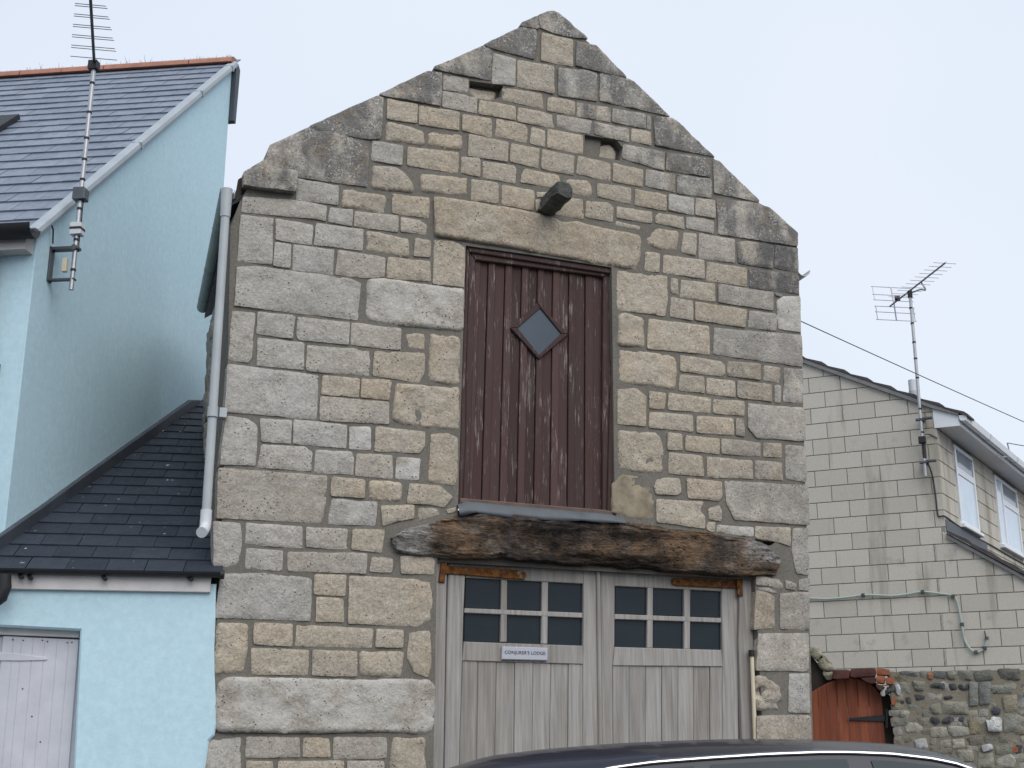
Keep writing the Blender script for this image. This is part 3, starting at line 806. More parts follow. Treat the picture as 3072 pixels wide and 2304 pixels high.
w -0.863,3.493 -0.688,3.503 -0.694,3.348 -0.868,3.343
m -2.075,3.320 -1.344,3.326 -1.343,3.123 -1.371,2.998 -1.502,2.996 -2.069,2.988
b -1.314,3.324 -1.078,3.317 -1.078,3.191 -1.317,3.187
r -1.052,3.319 -0.816,3.325 -0.805,3.262 -0.821,3.181 -1.056,3.176
b -0.763,3.320 -0.543,3.316 -0.444,3.246 -0.505,3.165 -0.620,3.182 -0.782,3.175
g -1.308,3.171 -0.988,3.169 -1.000,3.006 -1.330,2.997
b -0.966,3.149 -0.725,3.166 -0.723,3.074 -0.843,3.045 -0.945,3.005
b -0.694,3.152 -0.567,3.156 -0.531,3.116 -0.692,3.063
b -0.491,3.153 -0.416,3.175 -0.416,3.145 -0.478,3.124
g -2.084,2.967 -1.908,2.963 -1.895,2.877 -1.901,2.719 -1.930,2.674 -2.065,2.675
g -1.873,2.969 -1.501,2.969 -1.494,2.821 -1.869,2.827
m -1.476,2.967 -1.188,2.973 -1.183,2.835 -1.323,2.827 -1.470,2.834
b -1.155,2.975 -0.935,2.981 -0.948,2.824 -1.162,2.836
g -1.863,2.803 -1.622,2.801 -1.619,2.667 -1.863,2.670
m -1.589,2.795 -1.049,2.814 -1.053,2.675 -1.583,2.668
b -1.015,2.795 -0.866,2.787 -0.872,2.693 -1.028,2.689
b -0.816,2.810 -0.587,2.819 -0.569,2.791 -0.572,2.696 -0.808,2.688
g -2.012,2.631 -1.764,2.644 -1.445,2.632 -1.420,2.617 -1.416,2.350 -2.036,2.346
b -1.401,2.654 -1.189,2.661 -1.192,2.521 -1.404,2.523
b -1.387,2.504 -1.204,2.504 -1.190,2.347 -1.384,2.347
b -1.168,2.658 -0.951,2.660 -0.584,2.658 -0.579,2.389 -0.689,2.341 -1.165,2.340
r -2.027,2.320 -1.820,2.316 -1.815,2.160 -1.836,2.001 -2.025,1.997
b -1.785,2.325 -1.531,2.326 -1.528,2.180 -1.782,2.188
b -1.507,2.323 -0.991,2.314 -0.995,2.188 -1.512,2.184
b -0.970,2.315 -0.782,2.313 -0.783,2.194 -0.975,2.192
b -0.739,2.295 -0.595,2.316 -0.582,2.093 -0.606,2.005 -0.700,2.035 -0.752,2.136
b -1.796,2.164 -1.416,2.164 -1.417,2.003 -1.782,1.999
b -1.396,2.165 -1.097,2.165 -1.092,1.999 -1.393,2.000
r -1.081,2.170 -0.770,2.175 -0.791,2.001 -1.079,1.999
X -1.992,1.944 -1.941,1.979 -1.573,1.983 -1.336,1.980 -0.598,1.995 -0.550,1.949 -0.545,1.668 -0.599,1.637 -0.922,1.651 -1.400,1.640 -1.991,1.644 -2.008,1.848
g -2.036,1.597 -1.828,1.612 -1.819,1.521 -1.809,1.284 -2.027,1.286
m -1.795,1.616 -1.454,1.614 -1.448,1.492 -1.791,1.489
b -1.430,1.614 -1.257,1.611 -1.249,1.492 -1.432,1.492
m -1.234,1.619 -0.880,1.617 -0.876,1.484 -1.229,1.481
r -0.843,1.624 -0.607,1.618 -0.600,1.272 -0.862,1.275
b -1.786,1.471 -1.620,1.470 -1.614,1.354 -1.783,1.355
b -1.585,1.470 -1.161,1.470 -1.156,1.351 -1.587,1.354
m -1.137,1.470 -0.892,1.469 -0.884,1.350 -1.137,1.351
b -1.779,1.337 -1.309,1.334 -1.306,1.279 -1.776,1.284
m -1.285,1.334 -0.884,1.331 -0.882,1.275 -1.283,1.279'''
KIND = dict(b=(0.88, 0.08, 0.03, 0.0), m=(0.50, 0.12, 0.10, 0.15), g=(0.20, 0.06, 0.06, 0.28), r=(1.0, 0.05, 0.06, 0.05), R=(0.95, 0.05, 0.10, 0.1),
            c=(0.45, 1.0, 0.85, 0.15), l=(0.45, 1.0, 0.65, 0.3), k=(0.6, 0.45, 1.0, 0.0), w=(0.45, 0.15, 0.0, 0.75), L=(0.98, 0.05, 0.03, 0.0),
            q=(0.75, 0.1, 0.3, 0.1), W=(0.45, 0.05, 0.0, 0.55), X=(0.45, 0.05, 0.0, 0.6), p=(0.9, 0, 0, 0))
rng = random.Random(5)
for i, ln in enumerate(STONES.strip().split('\n')):
    tk = ln.split(); kd = tk[0]
    poly = [tuple(map(float, t.split(','))) for t in tk[1:]]
    c = list(KIND[kd])
    if kd in 'bmgr': c[0] = min(1, max(0, c[0] + rng.uniform(-0.16, 0.12)))
    # lichen creeps in from the right hand edge and the verges
    xs = [p[0] for p in poly]; cx_ = sum(xs) / len(xs)
    if kd in 'bm' and cx_ > 1.9: c[1] = max(c[1], 0.4); c[2] = max(c[2], 0.35)
    if kd not in 'cR':
        poly = inset(ccw(poly), -0.0008)
    kw = dict(rough=0.007, bevel=0.007, rad=0.013, thick=0.13)
    if kd == 'c': kw = dict(rough=0.012, bevel=0.006, rad=0.004, jit=0.003, thick=0.42, face=-0.055 if i == 0 else -0.004)
    elif kd == 'r': kw = dict(rough=0.013, bevel=0.020, rad=0.03, thick=0.13, fill=0.02)
    elif kd == 'R': kw = dict(rough=0.014, bevel=0.02, rad=0.03, thick=0.2, face=0.06)
    elif kd == 'q': kw = dict(rough=0.020, bevel=0.02, rad=0.03, thick=0.2, fill=0.10, step=0.012)
    elif kd == 'L': kw = dict(rough=0.012, bevel=0.020, rad=0.03, thick=0.13, face=-0.012)
    elif kd in 'XW': kw = dict(rough=0.014, bevel=0.022, rad=0.04, thick=0.13, face=-0.015 if kd == 'X' else -0.004)
    elif kd == 'g': kw = dict(rough=0.008, bevel=0.007, rad=0.011, thick=0.13)
    elif kd == 'p': kw = dict(rough=0.004, bevel=0.012, rad=0.02, thick=0.13, face=0.008)
    o = stone('stone', poly, SB, M['patch'] if kd == 'p' else M['stone'], seed=1.37 * i + 0.5, color=tuple(c), **kw)
    if kd == 'R': o.name = 'stone'

# the two missing stones leave holes: dark sockets cut as shallow boxes are not needed, the recessed stones sit deep in the joint bed
# flank wall with rough stones facing the alley
side = MB()
for a, b in (((-2.02, 0.03), (-1.80, 2.70)),):
    side.v += [(-1.99, 0.1, 0), (-1.76, 2.7, 0), (-1.4, 2.7, 0), (-1.6, 0.1, 0), (-2.07, 0.06, 5.14), (-1.84, 2.7, 5.14), (-1.4, 2.7, 5.14), (-1.6, 0.06, 5.14)]
    side.f += [(0, 3, 2, 1), (4, 5, 6, 7), (0, 1, 5, 4), (1, 2, 6, 5), (2, 3, 7, 6), (3, 0, 4, 7)]
side.build('side_wall', M['mortar'], SB)
sr = random.Random(3)
z = 2.35; row = 0
while z < 5.05:
    h = sr.uniform(0.16, 0.24); x = -2.62 + (0.0 if row % 2 else 0.1)
    while x < -0.10:
        wd = sr.uniform(0.22, 0.42); x1 = min(x + wd, -0.075)
        if x1 - x > 0.08:
            lean = -2.03 - (z - 2.6) * 0.017
            pl = [(x + 0.01, z), (x1 - 0.01, z + sr.uniform(-.01, .01)), (x1 - 0.012, z + h - 0.02), (x + 0.01, z + h - 0.02)]
            o = stone('stone', pl, SB, M['stone'], face=-0.012, thick=0.06, rough=0.012, seed=50 + x * 3 + z * 7, step=0.035, color=(sr.uniform(0.3, 0.8), 0.1, 0.25, 0.1))
            # lay it on the flank: its along-axis runs from back to front, its face looks to the alley
            fx, fz = centroid(pl)
            ang = -math.pi / 2 + math.atan(0.087)
            dd_ = -fx
            o.rotation_euler = (0, 0, ang)
            o.location = (lean + 0.087 * dd_ + 0.006, dd_, fz)
        x = x1
    z += h; row += 1

# roof behind the copings
rf = MB()
rf.extr([(-2.09, 0.10, 5.235), (0.33, 0.10, 6.98), (0.33, 0.10, 7.02), (-2.09, 0.10, 5.275)], (0.20, 2.55, 0))
rf.extr([(0.335, 0.10, 6.98), (2.60, 0.10, 5.39), (2.60, 0.10, 5.43), (0.335, 0.10, 7.02)], (0.20, 2.55, 0))
rf.build('roof', M['darkslate'], SB)
for i in range(4):
    zz = 5.19 + 0.022 * i
    part('roof_slate', [(-2.11 + i * 0.02, zz), (-1.99 + i * 0.03, zz + 0.09), (-2.0 + i * 0.03, zz + 0.112), (-2.11 + i * 0.02, zz + 0.018)], 0.02, 0.35, M['darkslate'], SB, 0.002)
part('barge_board', [(-2.064,5.408),(-2.043,5.426),(-2.039,5.330),(-2.039,5.256),(-2.075,5.232),(-2.072,5.324)], 0.03, 0.06, M['darkwood'], SB, 0.002)

# gutter and downpipe at the left corner
gt = MB().trough((-2.140, -0.01, 5.300), (-1.925, 2.55, 5.300), 0.050)
gt.build('gutter', M['dullpvc'], SB, True)
for t in (0.28, 0.62, 0.9):
    MB().tube([(-2.14 + 0.215 * t, -0.01 + 2.56 * t - 0.02, 5.298), (-2.14 + 0.215 * t, -0.01 + 2.56 * t + 0.02, 5.298)], 0.052, 12).build('gutter_joint', M['dullpvc'], SB, True)
dp = MB().tube([(-2.146, -0.025, 5.25), (-2.139, -0.025, 2.99)], 0.030, 14).build('downpipe', M['greypvc'], SB, True)
MB().tube([(-2.146, -0.025, 5.29), (-2.146, -0.025, 5.24), (-2.146, -0.025, 5.15), (-2.146, -0.025, 5.08)], [0.040, 0.040, 0.037, 0.035], 14).build('pipe_socket', M['greypvc'], SB, True)
MB().tube([(-2.142, -0.03, 3.72), (-2.142, -0.03, 3.65)], 0.036, 14).box((-2.10, -0.045, 3.652), (-2.05, 0.03, 3.718), 0.003).build('pipe_clip', M['greypvc'], SB, True)
MB().tube([(-2.139, -0.025, 3.03), (-2.139, -0.025, 2.95), (-2.142, -0.035, 2.915), (-2.156, -0.07, 2.885), (-2.172, -0.11, 2.868)], [0.037, 0.037, 0.036, 0.035, 0.036], 14).build('pipe_shoe', M['palepvc'], SB, True)
MB().trough((2.635, 0.03, 5.405), (2.80, 2.5, 5.405), 0.062).build('gutter', M['palepvc'], SB, True)

# the stub of a hoist beam above the loft door
bm_ = MB()
c0 = Vector(([(0.299,5.576)][0][0], 0.10, [(0.299,5.576)][0][1]))
rings = [(-0.0, 0.0, 0.0), (0.12, 0.0, 0.0), (0.28, 0.0, 0.0), (0.40, 0.0, 0.005)]
prof = [(1.18 * a_, 1.18 * b_) for a_, b_ in [(-0.062, -0.050), (-0.03, -0.060), (0.0, -0.062), (0.03, -0.056), (0.056, -0.045), (0.060, -0.02), (0.056, 0.0), (0.058, 0.03), (0.048, 0.052), (0.02, 0.060), (0.0, 0.052), (-0.03, 0.058), (-0.055, 0.046), (-0.05, 0.02), (-0.062, 0.0), (-0.056, -0.03)]]
rot = R(-9)
vv = []; ff = []
HB = [(0.42 * i_ / 14, 0.0, 0.004 * i_ / 14) for i_ in range(15)]
for k, (dy, ox, oz) in enumerate(HB):
    for j, (a, b) in enumerate(prof):
        nn = noise.noise_vector((a * 34, dy * 9, b * 34)) * 0.012 + noise.noise_vector((a * 80, dy * 30, b * 80)) * 0.006
        sc_ = 1.0 if dy < 0.40 else 0.86
        a2, b2 = a * sc_ * math.cos(rot) - b * sc_ * math.sin(rot), a * sc_ * math.sin(rot) + b * sc_ * math.cos(rot)
        vv.append((a2 + ox + nn.x, -dy + (0.030 * noise.noise((j * 1.7, 3.1, 0.0)) if dy > 0.38 else 0), b2 + oz + nn.z))
nr = len(prof)
for k in range(14):
    for j in range(nr):
        ff.append((k * nr + j, k * nr + (j + 1) % nr, (k + 1) * nr + (j + 1) % nr, (k + 1) * nr + j))
ff.append(tuple(14 * nr + j for j in range(nr)))
raw('hoist_beam', vv, ff, M['beam'], SB, False, loc=c0)

# ---- loft door
FD = 0.035
ld = MB()
Lo = [(-0.353,5.162),(0.889,5.159)]
outer = [(-0.353,5.156),(0.890,5.155),(0.870,4.224)] ; outer_b = [(0.852,3.463),(0.810,3.453),(0.804,3.194),(-0.388,3.207),(-0.371,3.691),(-0.366,4.217)]
h_out = [(-0.353,5.156),(0.890,5.155),(0.872,5.111),(-0.328,5.118)]
h_in = [(-0.323,5.125),(0.879,5.118),(0.793,5.088),(-0.272,5.071)]
l_out = [(-0.353,5.156),(-0.328,5.118),(-0.320,4.274)][:2] + [(-0.346,4.173),(-0.344,3.693),(-0.362,3.209),(-0.392,3.207),(-0.384,3.690),(-0.377,4.170)]
r_out = [(0.872,5.111),(0.890,5.155)][:2] + [(0.873,4.309),(0.852,3.463),(0.813,3.453),(0.805,3.196),(0.771,3.201),(0.799,3.797),(0.826,4.303)]
l_in = [(-0.323,5.125),(-0.272,5.071)]+ [(-0.286,4.154),(-0.299,3.479),(-0.304,3.250),(-0.355,3.217),(-0.339,3.697),(-0.340,4.178)]
r_in = [(0.879,5.118),(0.791,5.088)][::-1] + [(0.766,4.301),(0.744,3.243),(0.779,3.208),(0.805,3.801),(0.834,4.308)]
r_in = r_in[:1] + r_in[2:] + r_in[1:2]
sill = [(-0.362,3.244),(0.737,3.237),(0.770,3.233),(0.805,3.232),(0.802,3.192),(-0.390,3.205),(-0.388,3.242)]
ld.prism(h_out, 0.030, 0.14, 0.006).prism(l_out, 0.033, 0.14, 0.006).prism(r_out, 0.035, 0.14, 0.006)
ld.prism(h_in, 0.052, 0.14, 0.006).prism(l_in, 0.055, 0.14, 0.006).prism(r_in, 0.057, 0.14, 0.006)
LD = ld.build('loft_door', M['maroon'], SB)
LD['label'] = 'boarded maroon loft door with peeling paint'
org = Vector(LD.location)
def sub(o):
    o.parent = LD; o.location = Vector(o.location) - org; return o
sub(part('door_sill', sill, 0.012, 0.14, M['sillwood'], SB, 0.008))
tb = [(-0.267,5.084),(-0.158,5.085),(-0.020,5.088),(0.115,5.090),(0.246,5.093),(0.372,5.093),(0.507,5.096),(0.647,5.098),(0.809,5.100)]
bb = [(-0.325,3.250),(-0.200,3.250),(-0.065,3.248),(0.071,3.248),(0.202,3.247),(0.332,3.246),(0.469,3.245),(0.608,3.244),(0.765,3.243)]
pr = random.Random(8)
for k in range(8):
    (x0, z0), (x1, z1), (X0, Z0), (X1, Z1) = tb[k], tb[k + 1], bb[k], bb[k + 1]
    g = 0.0022
    f_ = 0.36
    f_ = 0.42
    xa, za = x0 + (x1 - x0) * f_, z0 + (z1 - z0) * f_; Xa, Za = X0 + (X1 - X0) * f_, Z0 + (Z1 - Z0) * f_
    sub(MB().prism([(X0 + g, Z0), (Xa - g * .3, Za), (xa - g * .3, za + .01), (x0 + g, z0 + .01)], 0.080, 0.11, 0.003, False).build('board', M['maroon'], SB))
    sub(MB().prism([(Xa + g * .3, Za), (X1 - g, Z1), (x1 - g, z1 + .01), (xa + g * .3, za + .01)], 0.093, 0.11, 0.003, False).build('board', M['maroon'], SB))
MB().prism([(-0.42, 3.2), (0.87, 3.1), (0.87, 5.05), (-0.40, 5.1)], 0.112, 0.16, 0).build('door_backing', M['darkwood'], SB)
dout = [(0.232,4.802),(0.490,4.583),(0.244,4.353),(0.013,4.572)]
din = [(0.258,4.759),(0.428,4.578),(0.247,4.388),(0.073,4.577)]
wf = MB()
for k in range(4):
    wf.prism([dout[k], dout[(k + 1) % 4], din[(k + 1) % 4], din[k]], 0.062 + 0.001 * k, 0.10, 0.005)
sub(wf.build('window_frame', M['maroon'], SB))
sub(part('pane', inset(ccw(din), -0.006), 0.0745, 0.078, M['diamond'], SB, 0.0))
# lead dressed over the sill
tp = [(-0.413,3.183),(-0.344,3.213),(-0.064,3.207),(0.246,3.204),(0.564,3.200),(0.791,3.198),(0.882,3.169)]
md = [(-0.428,3.138),(-0.362,3.158),(-0.083,3.152),(0.225,3.151),(0.540,3.155),(0.766,3.157),(0.855,3.148)]
bt = [(-0.433,3.101),(-0.368,3.111),(-0.294,3.136),(-0.227,3.129),(-0.091,3.114),(0.023,3.114),(0.108,3.126),(0.200,3.114),(0.372,3.115),(0.531,3.130),(0.691,3.128),(0.843,3.132)]
nx = 40
def lerp_at(pl, x):
    for a, b in zip(pl, pl[1:]):
        if a[0] <= x <= b[0]: return a[1] + (b[1] - a[1]) * (x - a[0]) / (b[0] - a[0])
    return pl[0][1] if x < pl[0][0] else pl[-1][1]
vv = []; ff = []
xa, xb = tp[0][0], tp[-1][0]
for i in range(nx + 1):
    x = xa + (xb - xa) * i / nx
    zt, zm, zb = lerp_at(tp, x), lerp_at(md, x), lerp_at(bt, x)
    wv = 0.008 * math.sin(x * 21) + 0.004 * math.sin(x * 47)
    vv += [(x, 0.03, zt + 0.012), (x, -0.020, zt), (x, -0.036 + wv * 0.6, zm), (x, -0.050 + wv * 1.3, zb), (x, -0.047 + wv * 1.3, zb + 0.001), (x, -0.032 + wv * 0.6, zm)]
for i in range(nx):
    for j in range(5):
        a = i * 6 + j; ff.append((a, a + 1, a + 7, a + 6))
raw('lead_flashing', vv, ff, M['lead'], SB, True)

# ---- the crooked oak lintel
MB().prism(rect(-0.60, 2.10, 2.79, 3.16), 0.045, 0.40, 0.0).build('lintel_bed', M['mortar'], SB)
lt_top = [(-0.892,2.927),(-0.778,3.003),(-0.589,3.056),(-0.536,3.085),(-0.428,3.107),(-0.272,3.140),(0.079,3.145),(0.489,3.138)] + [(0.592,3.139),(0.856,3.151),(1.133,3.148),(1.551,3.126),(1.686,3.104),(1.961,3.079),(2.080,3.038),(2.198,2.958)]
lt_bot = [(-0.895,2.909),(-0.848,2.824),(-0.608,2.816),(-0.417,2.816),(-0.081,2.823),(0.239,2.811)] + [(0.503,2.818),(1.009,2.817),(1.357,2.806),(1.806,2.806),(1.944,2.810),(2.159,2.817),(2.198,2.931)]
x0, x1 = lt_top[0][0] + 0.004, lt_top[-1][0] - 0.004
NX, NR = 240, 40
vv = []; ff = []
for i in range(NX + 1):
    x = x0 + (x1 - x0) * i / NX
    zt, zb = lerp_at(lt_top, x), lerp_at(lt_bot, x)
    if zt - zb < 0.01: zt, zb = (zt + zb) / 2 + 0.005, (zt + zb) / 2 - 0.005
    h = (zt - zb) / 2; zc = (zt + zb) / 2
    for j in range(NR):
        a = math.pi * (0.5 + j / (NR - 1) * 1.0)           # front half of a squarish round: top -> front -> bottom
        cz, cy = math.sin(a), math.cos(a)
        ez = math.copysign(abs(cz) ** 0.34, cz); ey = -abs(cy) ** 0.30
        y = 0.05 + ey * 0.095; zz = zc + ez * h
        fr = noise.fractal((x * 1.8, zz * 11, y * 9), 0.7, 2.1, 6)
        kn = noise.noise((x * 3.1 + 4, zz * 5, 2.2))
        y += (0.030 * fr + 0.020 * kn) * (0.45 + 0.55 * abs(cy))
        # long split running along the heart of the beam
        sp = lt_mid = zc + h * (0.30 + 0.10 * math.sin(x * 3.0))
        q = abs(zz - lt_mid) / 0.014
        if q < 1 and -0.15 < x < 1.25: y += 0.035 * (1 - q) * min(1, (x + 0.15) * 4, (1.25 - x) * 4)
        vv.append((x, y, zz + 0.012 * fr + (0.016 * noise.noise((x * 4.2, 1.5 if cz > 0 else 7.5, 0.3)) + 0.010 * noise.noise((x * 13.0, 2.5 if cz > 0 else 9.5, 0.8))) * abs(cz)))
for i in range(NX):
    for j in range(NR - 1):
        a = i * NR + j; ff.append((a, a + 1, a + NR + 1, a + NR))
cxl = (x0 + x1) / 2; czl = 2.95
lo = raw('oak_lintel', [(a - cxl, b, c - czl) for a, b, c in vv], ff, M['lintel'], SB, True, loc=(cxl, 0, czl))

# ---- garage doors
def gp(*a): return MB().prism(*a)
GD = 0.10
MB().prism([(-0.543,2.848),(-0.457,2.846),(-0.460,2.374),(-0.461,1.852),(-0.463,1.396),(-0.588,1.397),(-0.562,2.043),(-0.551,2.371)], 0.07, 0.2, 0.005).build('door_post', M['oak'], SB)
MB().prism([(1.898,2.873),(2.007,2.878),(1.985,2.317),(1.946,1.537),(1.843,1.537),(1.857,2.313)], 0.07, 0.2, 0.005).build('door_post', M['oak'], SB)
MB().prism([(2.016,2.881),(2.062,2.884),(2.033,2.247),(1.992,1.537),(1.955,1.537),(1.996,2.319)], 0.09, 0.2, 0.004).build('door_stop', M['oak'], SB)
part('door_frame_head', [(-0.527,2.877),(2.081,2.889),(2.076,2.806),(-0.525,2.781)], 0.125, 0.2, M['darkwood'], SB, 0.0)
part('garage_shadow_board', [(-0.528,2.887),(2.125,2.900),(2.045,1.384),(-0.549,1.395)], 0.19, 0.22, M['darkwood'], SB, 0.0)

def leaf(outline, stiles, rails, panes, tops, bots, name_label):
    root = MB().prism(outline, GD + 0.040, GD + 0.055, 0.0).build('garage_door', M['darkwood'], SB)
    root['label'] = name_label
    og = Vector(root.location)
    def ch(o): o.parent = root; o.location = Vector(o.location) - og; return o
    for s in stiles: ch(part('stile', s, GD, GD + 0.038, M['oak'], SB, 0.005))
    for i, s in enumerate(rails): ch(part('rail', s, GD + 0.002 + 0.0022 * (i > 2), GD + 0.038, M['oak'], SB, 0.004))
    for p in panes: ch(part('pane', p, GD + 0.028, GD + 0.030, M['meshglass'], SB, 0.0))
    for k in range(len(tops) - 1):
        g = 0.0016
        (a, za), (b, zb), (A_, ZA), (B_, ZB) = tops[k], tops[k + 1], bots[k], bots[k + 1]
        d_ = GD + 0.011 + 0.002 * (k % 3)
        ch(part('board', [(A_ + g, ZA), (B_ - g, ZB), (b - g, zb), (a + g, za)], d_, GD + 0.037, M['oak'], SB, 0.003))
    return root, ch
gl_st = [[(-0.438,2.844),(-0.307,2.845),(-0.322,2.489),(-0.328,2.116),(-0.344,1.395),(-0.446,1.396),(-0.445,2.113),(-0.441,2.511)], [(0.602,2.849),(0.703,2.849),(0.700,2.280),(0.700,1.391),(0.569,1.391),(0.585,2.139)]]
gl_ra = [[(-0.307,2.845),(0.602,2.849),(0.596,2.700),(-0.308,2.699)], [(-0.313,2.487),(0.589,2.490),(0.589,2.454),(-0.314,2.455)], [(-0.316,2.258),(0.587,2.257),(0.586,2.128),(-0.328,2.129)],
         [(-0.038,2.697),(0.006,2.698),(0.003,2.265),(-0.045,2.264)], [(0.274,2.697),(0.321,2.697),(0.313,2.261),(0.265,2.261)]]
gl_pa = [[(-0.296,2.703),(-0.023,2.702),(-0.031,2.493),(-0.302,2.488)], [(0.014,2.703),(0.290,2.701),(0.282,2.495),(0.015,2.492)], [(0.331,2.702),(0.610,2.701),(0.600,2.491),(0.328,2.491)],
         [(-0.304,2.461),(-0.028,2.461),(-0.034,2.264),(-0.304,2.261)], [(0.015,2.462),(0.282,2.459),(0.277,2.258),(0.012,2.258)], [(0.327,2.463),(0.603,2.460),(0.596,2.255),(0.326,2.260)]]
tops = [(-0.324,2.132),(-0.209,2.133),(-0.072,2.132),(0.066,2.132),(0.204,2.131),(0.342,2.131),(0.475,2.130),(0.591,2.129)]; bots = [(-0.341,1.395),(-0.212,1.395),(-0.082,1.394),(0.057,1.393),(0.190,1.393),(0.320,1.392),(0.460,1.392),(0.575,1.391)]
leaf(gl_st[0][:1] + gl_st[1][1:2] + gl_st[1][3:4] + gl_st[0][4:6], gl_st, gl_ra, gl_pa, tops, bots, 'left leaf of the silvered timber garage doors')
gr_st = [[(0.734,2.845),(0.855,2.846),(0.838,2.284),(0.818,2.124),(0.804,1.390),(0.718,1.391),(0.729,2.143)], [(1.761,2.870),(1.904,2.869),(1.862,2.316),(1.826,1.386),(1.688,1.386),(1.727,2.139),(1.742,2.603)]]
gr_ra = [[(0.855,2.846),(1.761,2.867),(1.747,2.697),(0.851,2.696)], [(0.846,2.492),(1.736,2.497),(1.734,2.462),(0.845,2.455)], [(0.837,2.256),(1.724,2.260),(1.727,2.139),(0.820,2.124)],
         [(1.122,2.700),(1.167,2.700),(1.149,2.257),(1.102,2.258)], [(1.427,2.700),(1.481,2.699),(1.459,2.258),(1.409,2.259)]]
gr_pa = [[(0.869,2.701),(1.141,2.702),(1.131,2.501),(0.861,2.498)], [(1.180,2.704),(1.447,2.701),(1.436,2.502),(1.173,2.500)], [(1.494,2.701),(1.765,2.700),(1.751,2.504),(1.485,2.501)],
         [(0.860,2.458),(1.129,2.459),(1.118,2.261),(0.852,2.259)], [(1.171,2.459),(1.437,2.460),(1.425,2.259),(1.165,2.260)], [(1.483,2.459),(1.752,2.460),(1.738,2.259),(1.475,2.260)]]
tops = [(0.823,2.128),(0.955,2.130),(1.090,2.132),(1.222,2.133),(1.357,2.135),(1.488,2.137),(1.623,2.139),(1.733,2.140)]; bots = [(0.808,1.390),(0.936,1.390),(1.066,1.389),(1.195,1.388),(1.326,1.388),(1.455,1.387),(1.589,1.387),(1.697,1.386)]
leaf([gr_st[0][0], gr_st[1][1], gr_st[1][3], gr_st[0][5]], gr_st, gr_ra, gr_pa, tops, bots, 'right leaf of the silvered timber garage doors')
st = [(0.712,2.847),(0.704,1.391)]
MB().tube([(st[0][0], 0.092, st[0][1]), (st[1][0], 0.092, st[1][1])], 0.016, 10).build('cover_bead', M['oak'], SB, True)
def hinge(strap, plate, bolts):
    h = part('strap_hinge', strap, 0.082, 0.099, M['rust'], SB, 0.004)
    og = Vector(h.location)
    p = part('hinge_plate', plate, 0.055, 0.071, M['rust'], SB, 0.004); p.parent = h; p.location = Vector(p.location) - og
    for u, z in bolts:
        b = MB().tube([(u, 0.083, z), (u, 0.074, z)], 0.009, 8).build('bolt', M['rust'], SB, True); b.parent = h; b.location = Vector(b.location) - og
    return h
hinge([(-0.448,2.773),(-0.179,2.772),(0.104,2.770),(0.137,2.755),(0.146,2.727),(0.126,2.703),(-0.178,2.711),(-0.451,2.719)], [(-0.503,2.803),(-0.477,2.801),(-0.475,2.774),(-0.444,2.770),(-0.447,2.714),(-0.473,2.709),(-0.478,2.649),(-0.521,2.653)], [(-0.281,2.740),(-0.119,2.739),(0.074,2.734)])
hinge([(1.320,2.768),(1.350,2.778),(1.898,2.782),(1.895,2.722),(1.348,2.720),(1.318,2.730)], [(1.860,2.812),(1.911,2.811),(1.906,2.663),(1.861,2.661)], [(1.382,2.751),(1.574,2.748),(1.751,2.748)])

NS = thing('name_sign', "small grey name plate reading CONJURER'S LODGE on the left garage door leaf", 'sign', FO, FY)
ply = [(-0.043,2.233),(0.306,2.233),(0.302,2.144),(-0.044,2.143)]
part('plate', ply, 0.080, 0.099, M['plate'], NS, 0.005)
(ax, az_), (bx, bz), (cx2, cz2), (dx2, dz2) = ply
fc = bpy.data.curves.new('lettering', 'FONT')
fc.body = "\u00b7CONJURER'S LODGE\u00b7"
fc.align_x = 'CENTER'; fc.align_y = 'CENTER'
fc.size = 0.052; fc.extrude = 0.0008; fc.space_character = 1.05
fc.materials.append(M['ink'])
fo = bpy.data.objects.new('lettering', fc)
link(fo, NS)
fo.location = ((ax + bx + cx2 + dx2) / 4, 0.0785, (az_ + bz + cz2 + dz2) / 4 + 0.004)
fo.rotation_euler = (R(90), math.atan2(az_ - bz, bx - ax) , 0)
bpy.context.view_layer.update()
wd = fo.dimensions.x
if wd > 0: fc.size *= 0.915 * (bx - ax) / wd
bpy.context.view_layer.update()
lm_ = bpy.data.meshes.new_from_object(fo.evaluated_get(bpy.context.evaluated_depsgraph_get()))
fo2 = bpy.data.objects.new('lettering', lm_); fo2.location = fo.location; fo2.rotation_euler = fo.rotation_euler
bpy.data.objects.remove(fo); link(fo2, NS); fo2.name = 'lettering'

# capped plastic pipe standing at the right jamb
CPt = thing('capped_pipe', 'cream plastic pipe with a black cap standing at the right jamb of the garage', 'pipe', FO, FY)
pa = [(1.939,2.226),(1.902,1.606)]
MB().tube([(pa[0][0], 0.03, pa[0][1]), (pa[1][0] + 0.01, 0.03, 0.11)], 0.0155, 12).build('pipe', M['cream'], CPt, True)
MB().tube([(pa[0][0] - 0.004, 0.028, pa[0][1] + 0.035), (pa[0][0] - 0.001, 0.03, pa[0][1] - 0.012)], 0.022, 12).build('cap', M['black'], CPt, True)

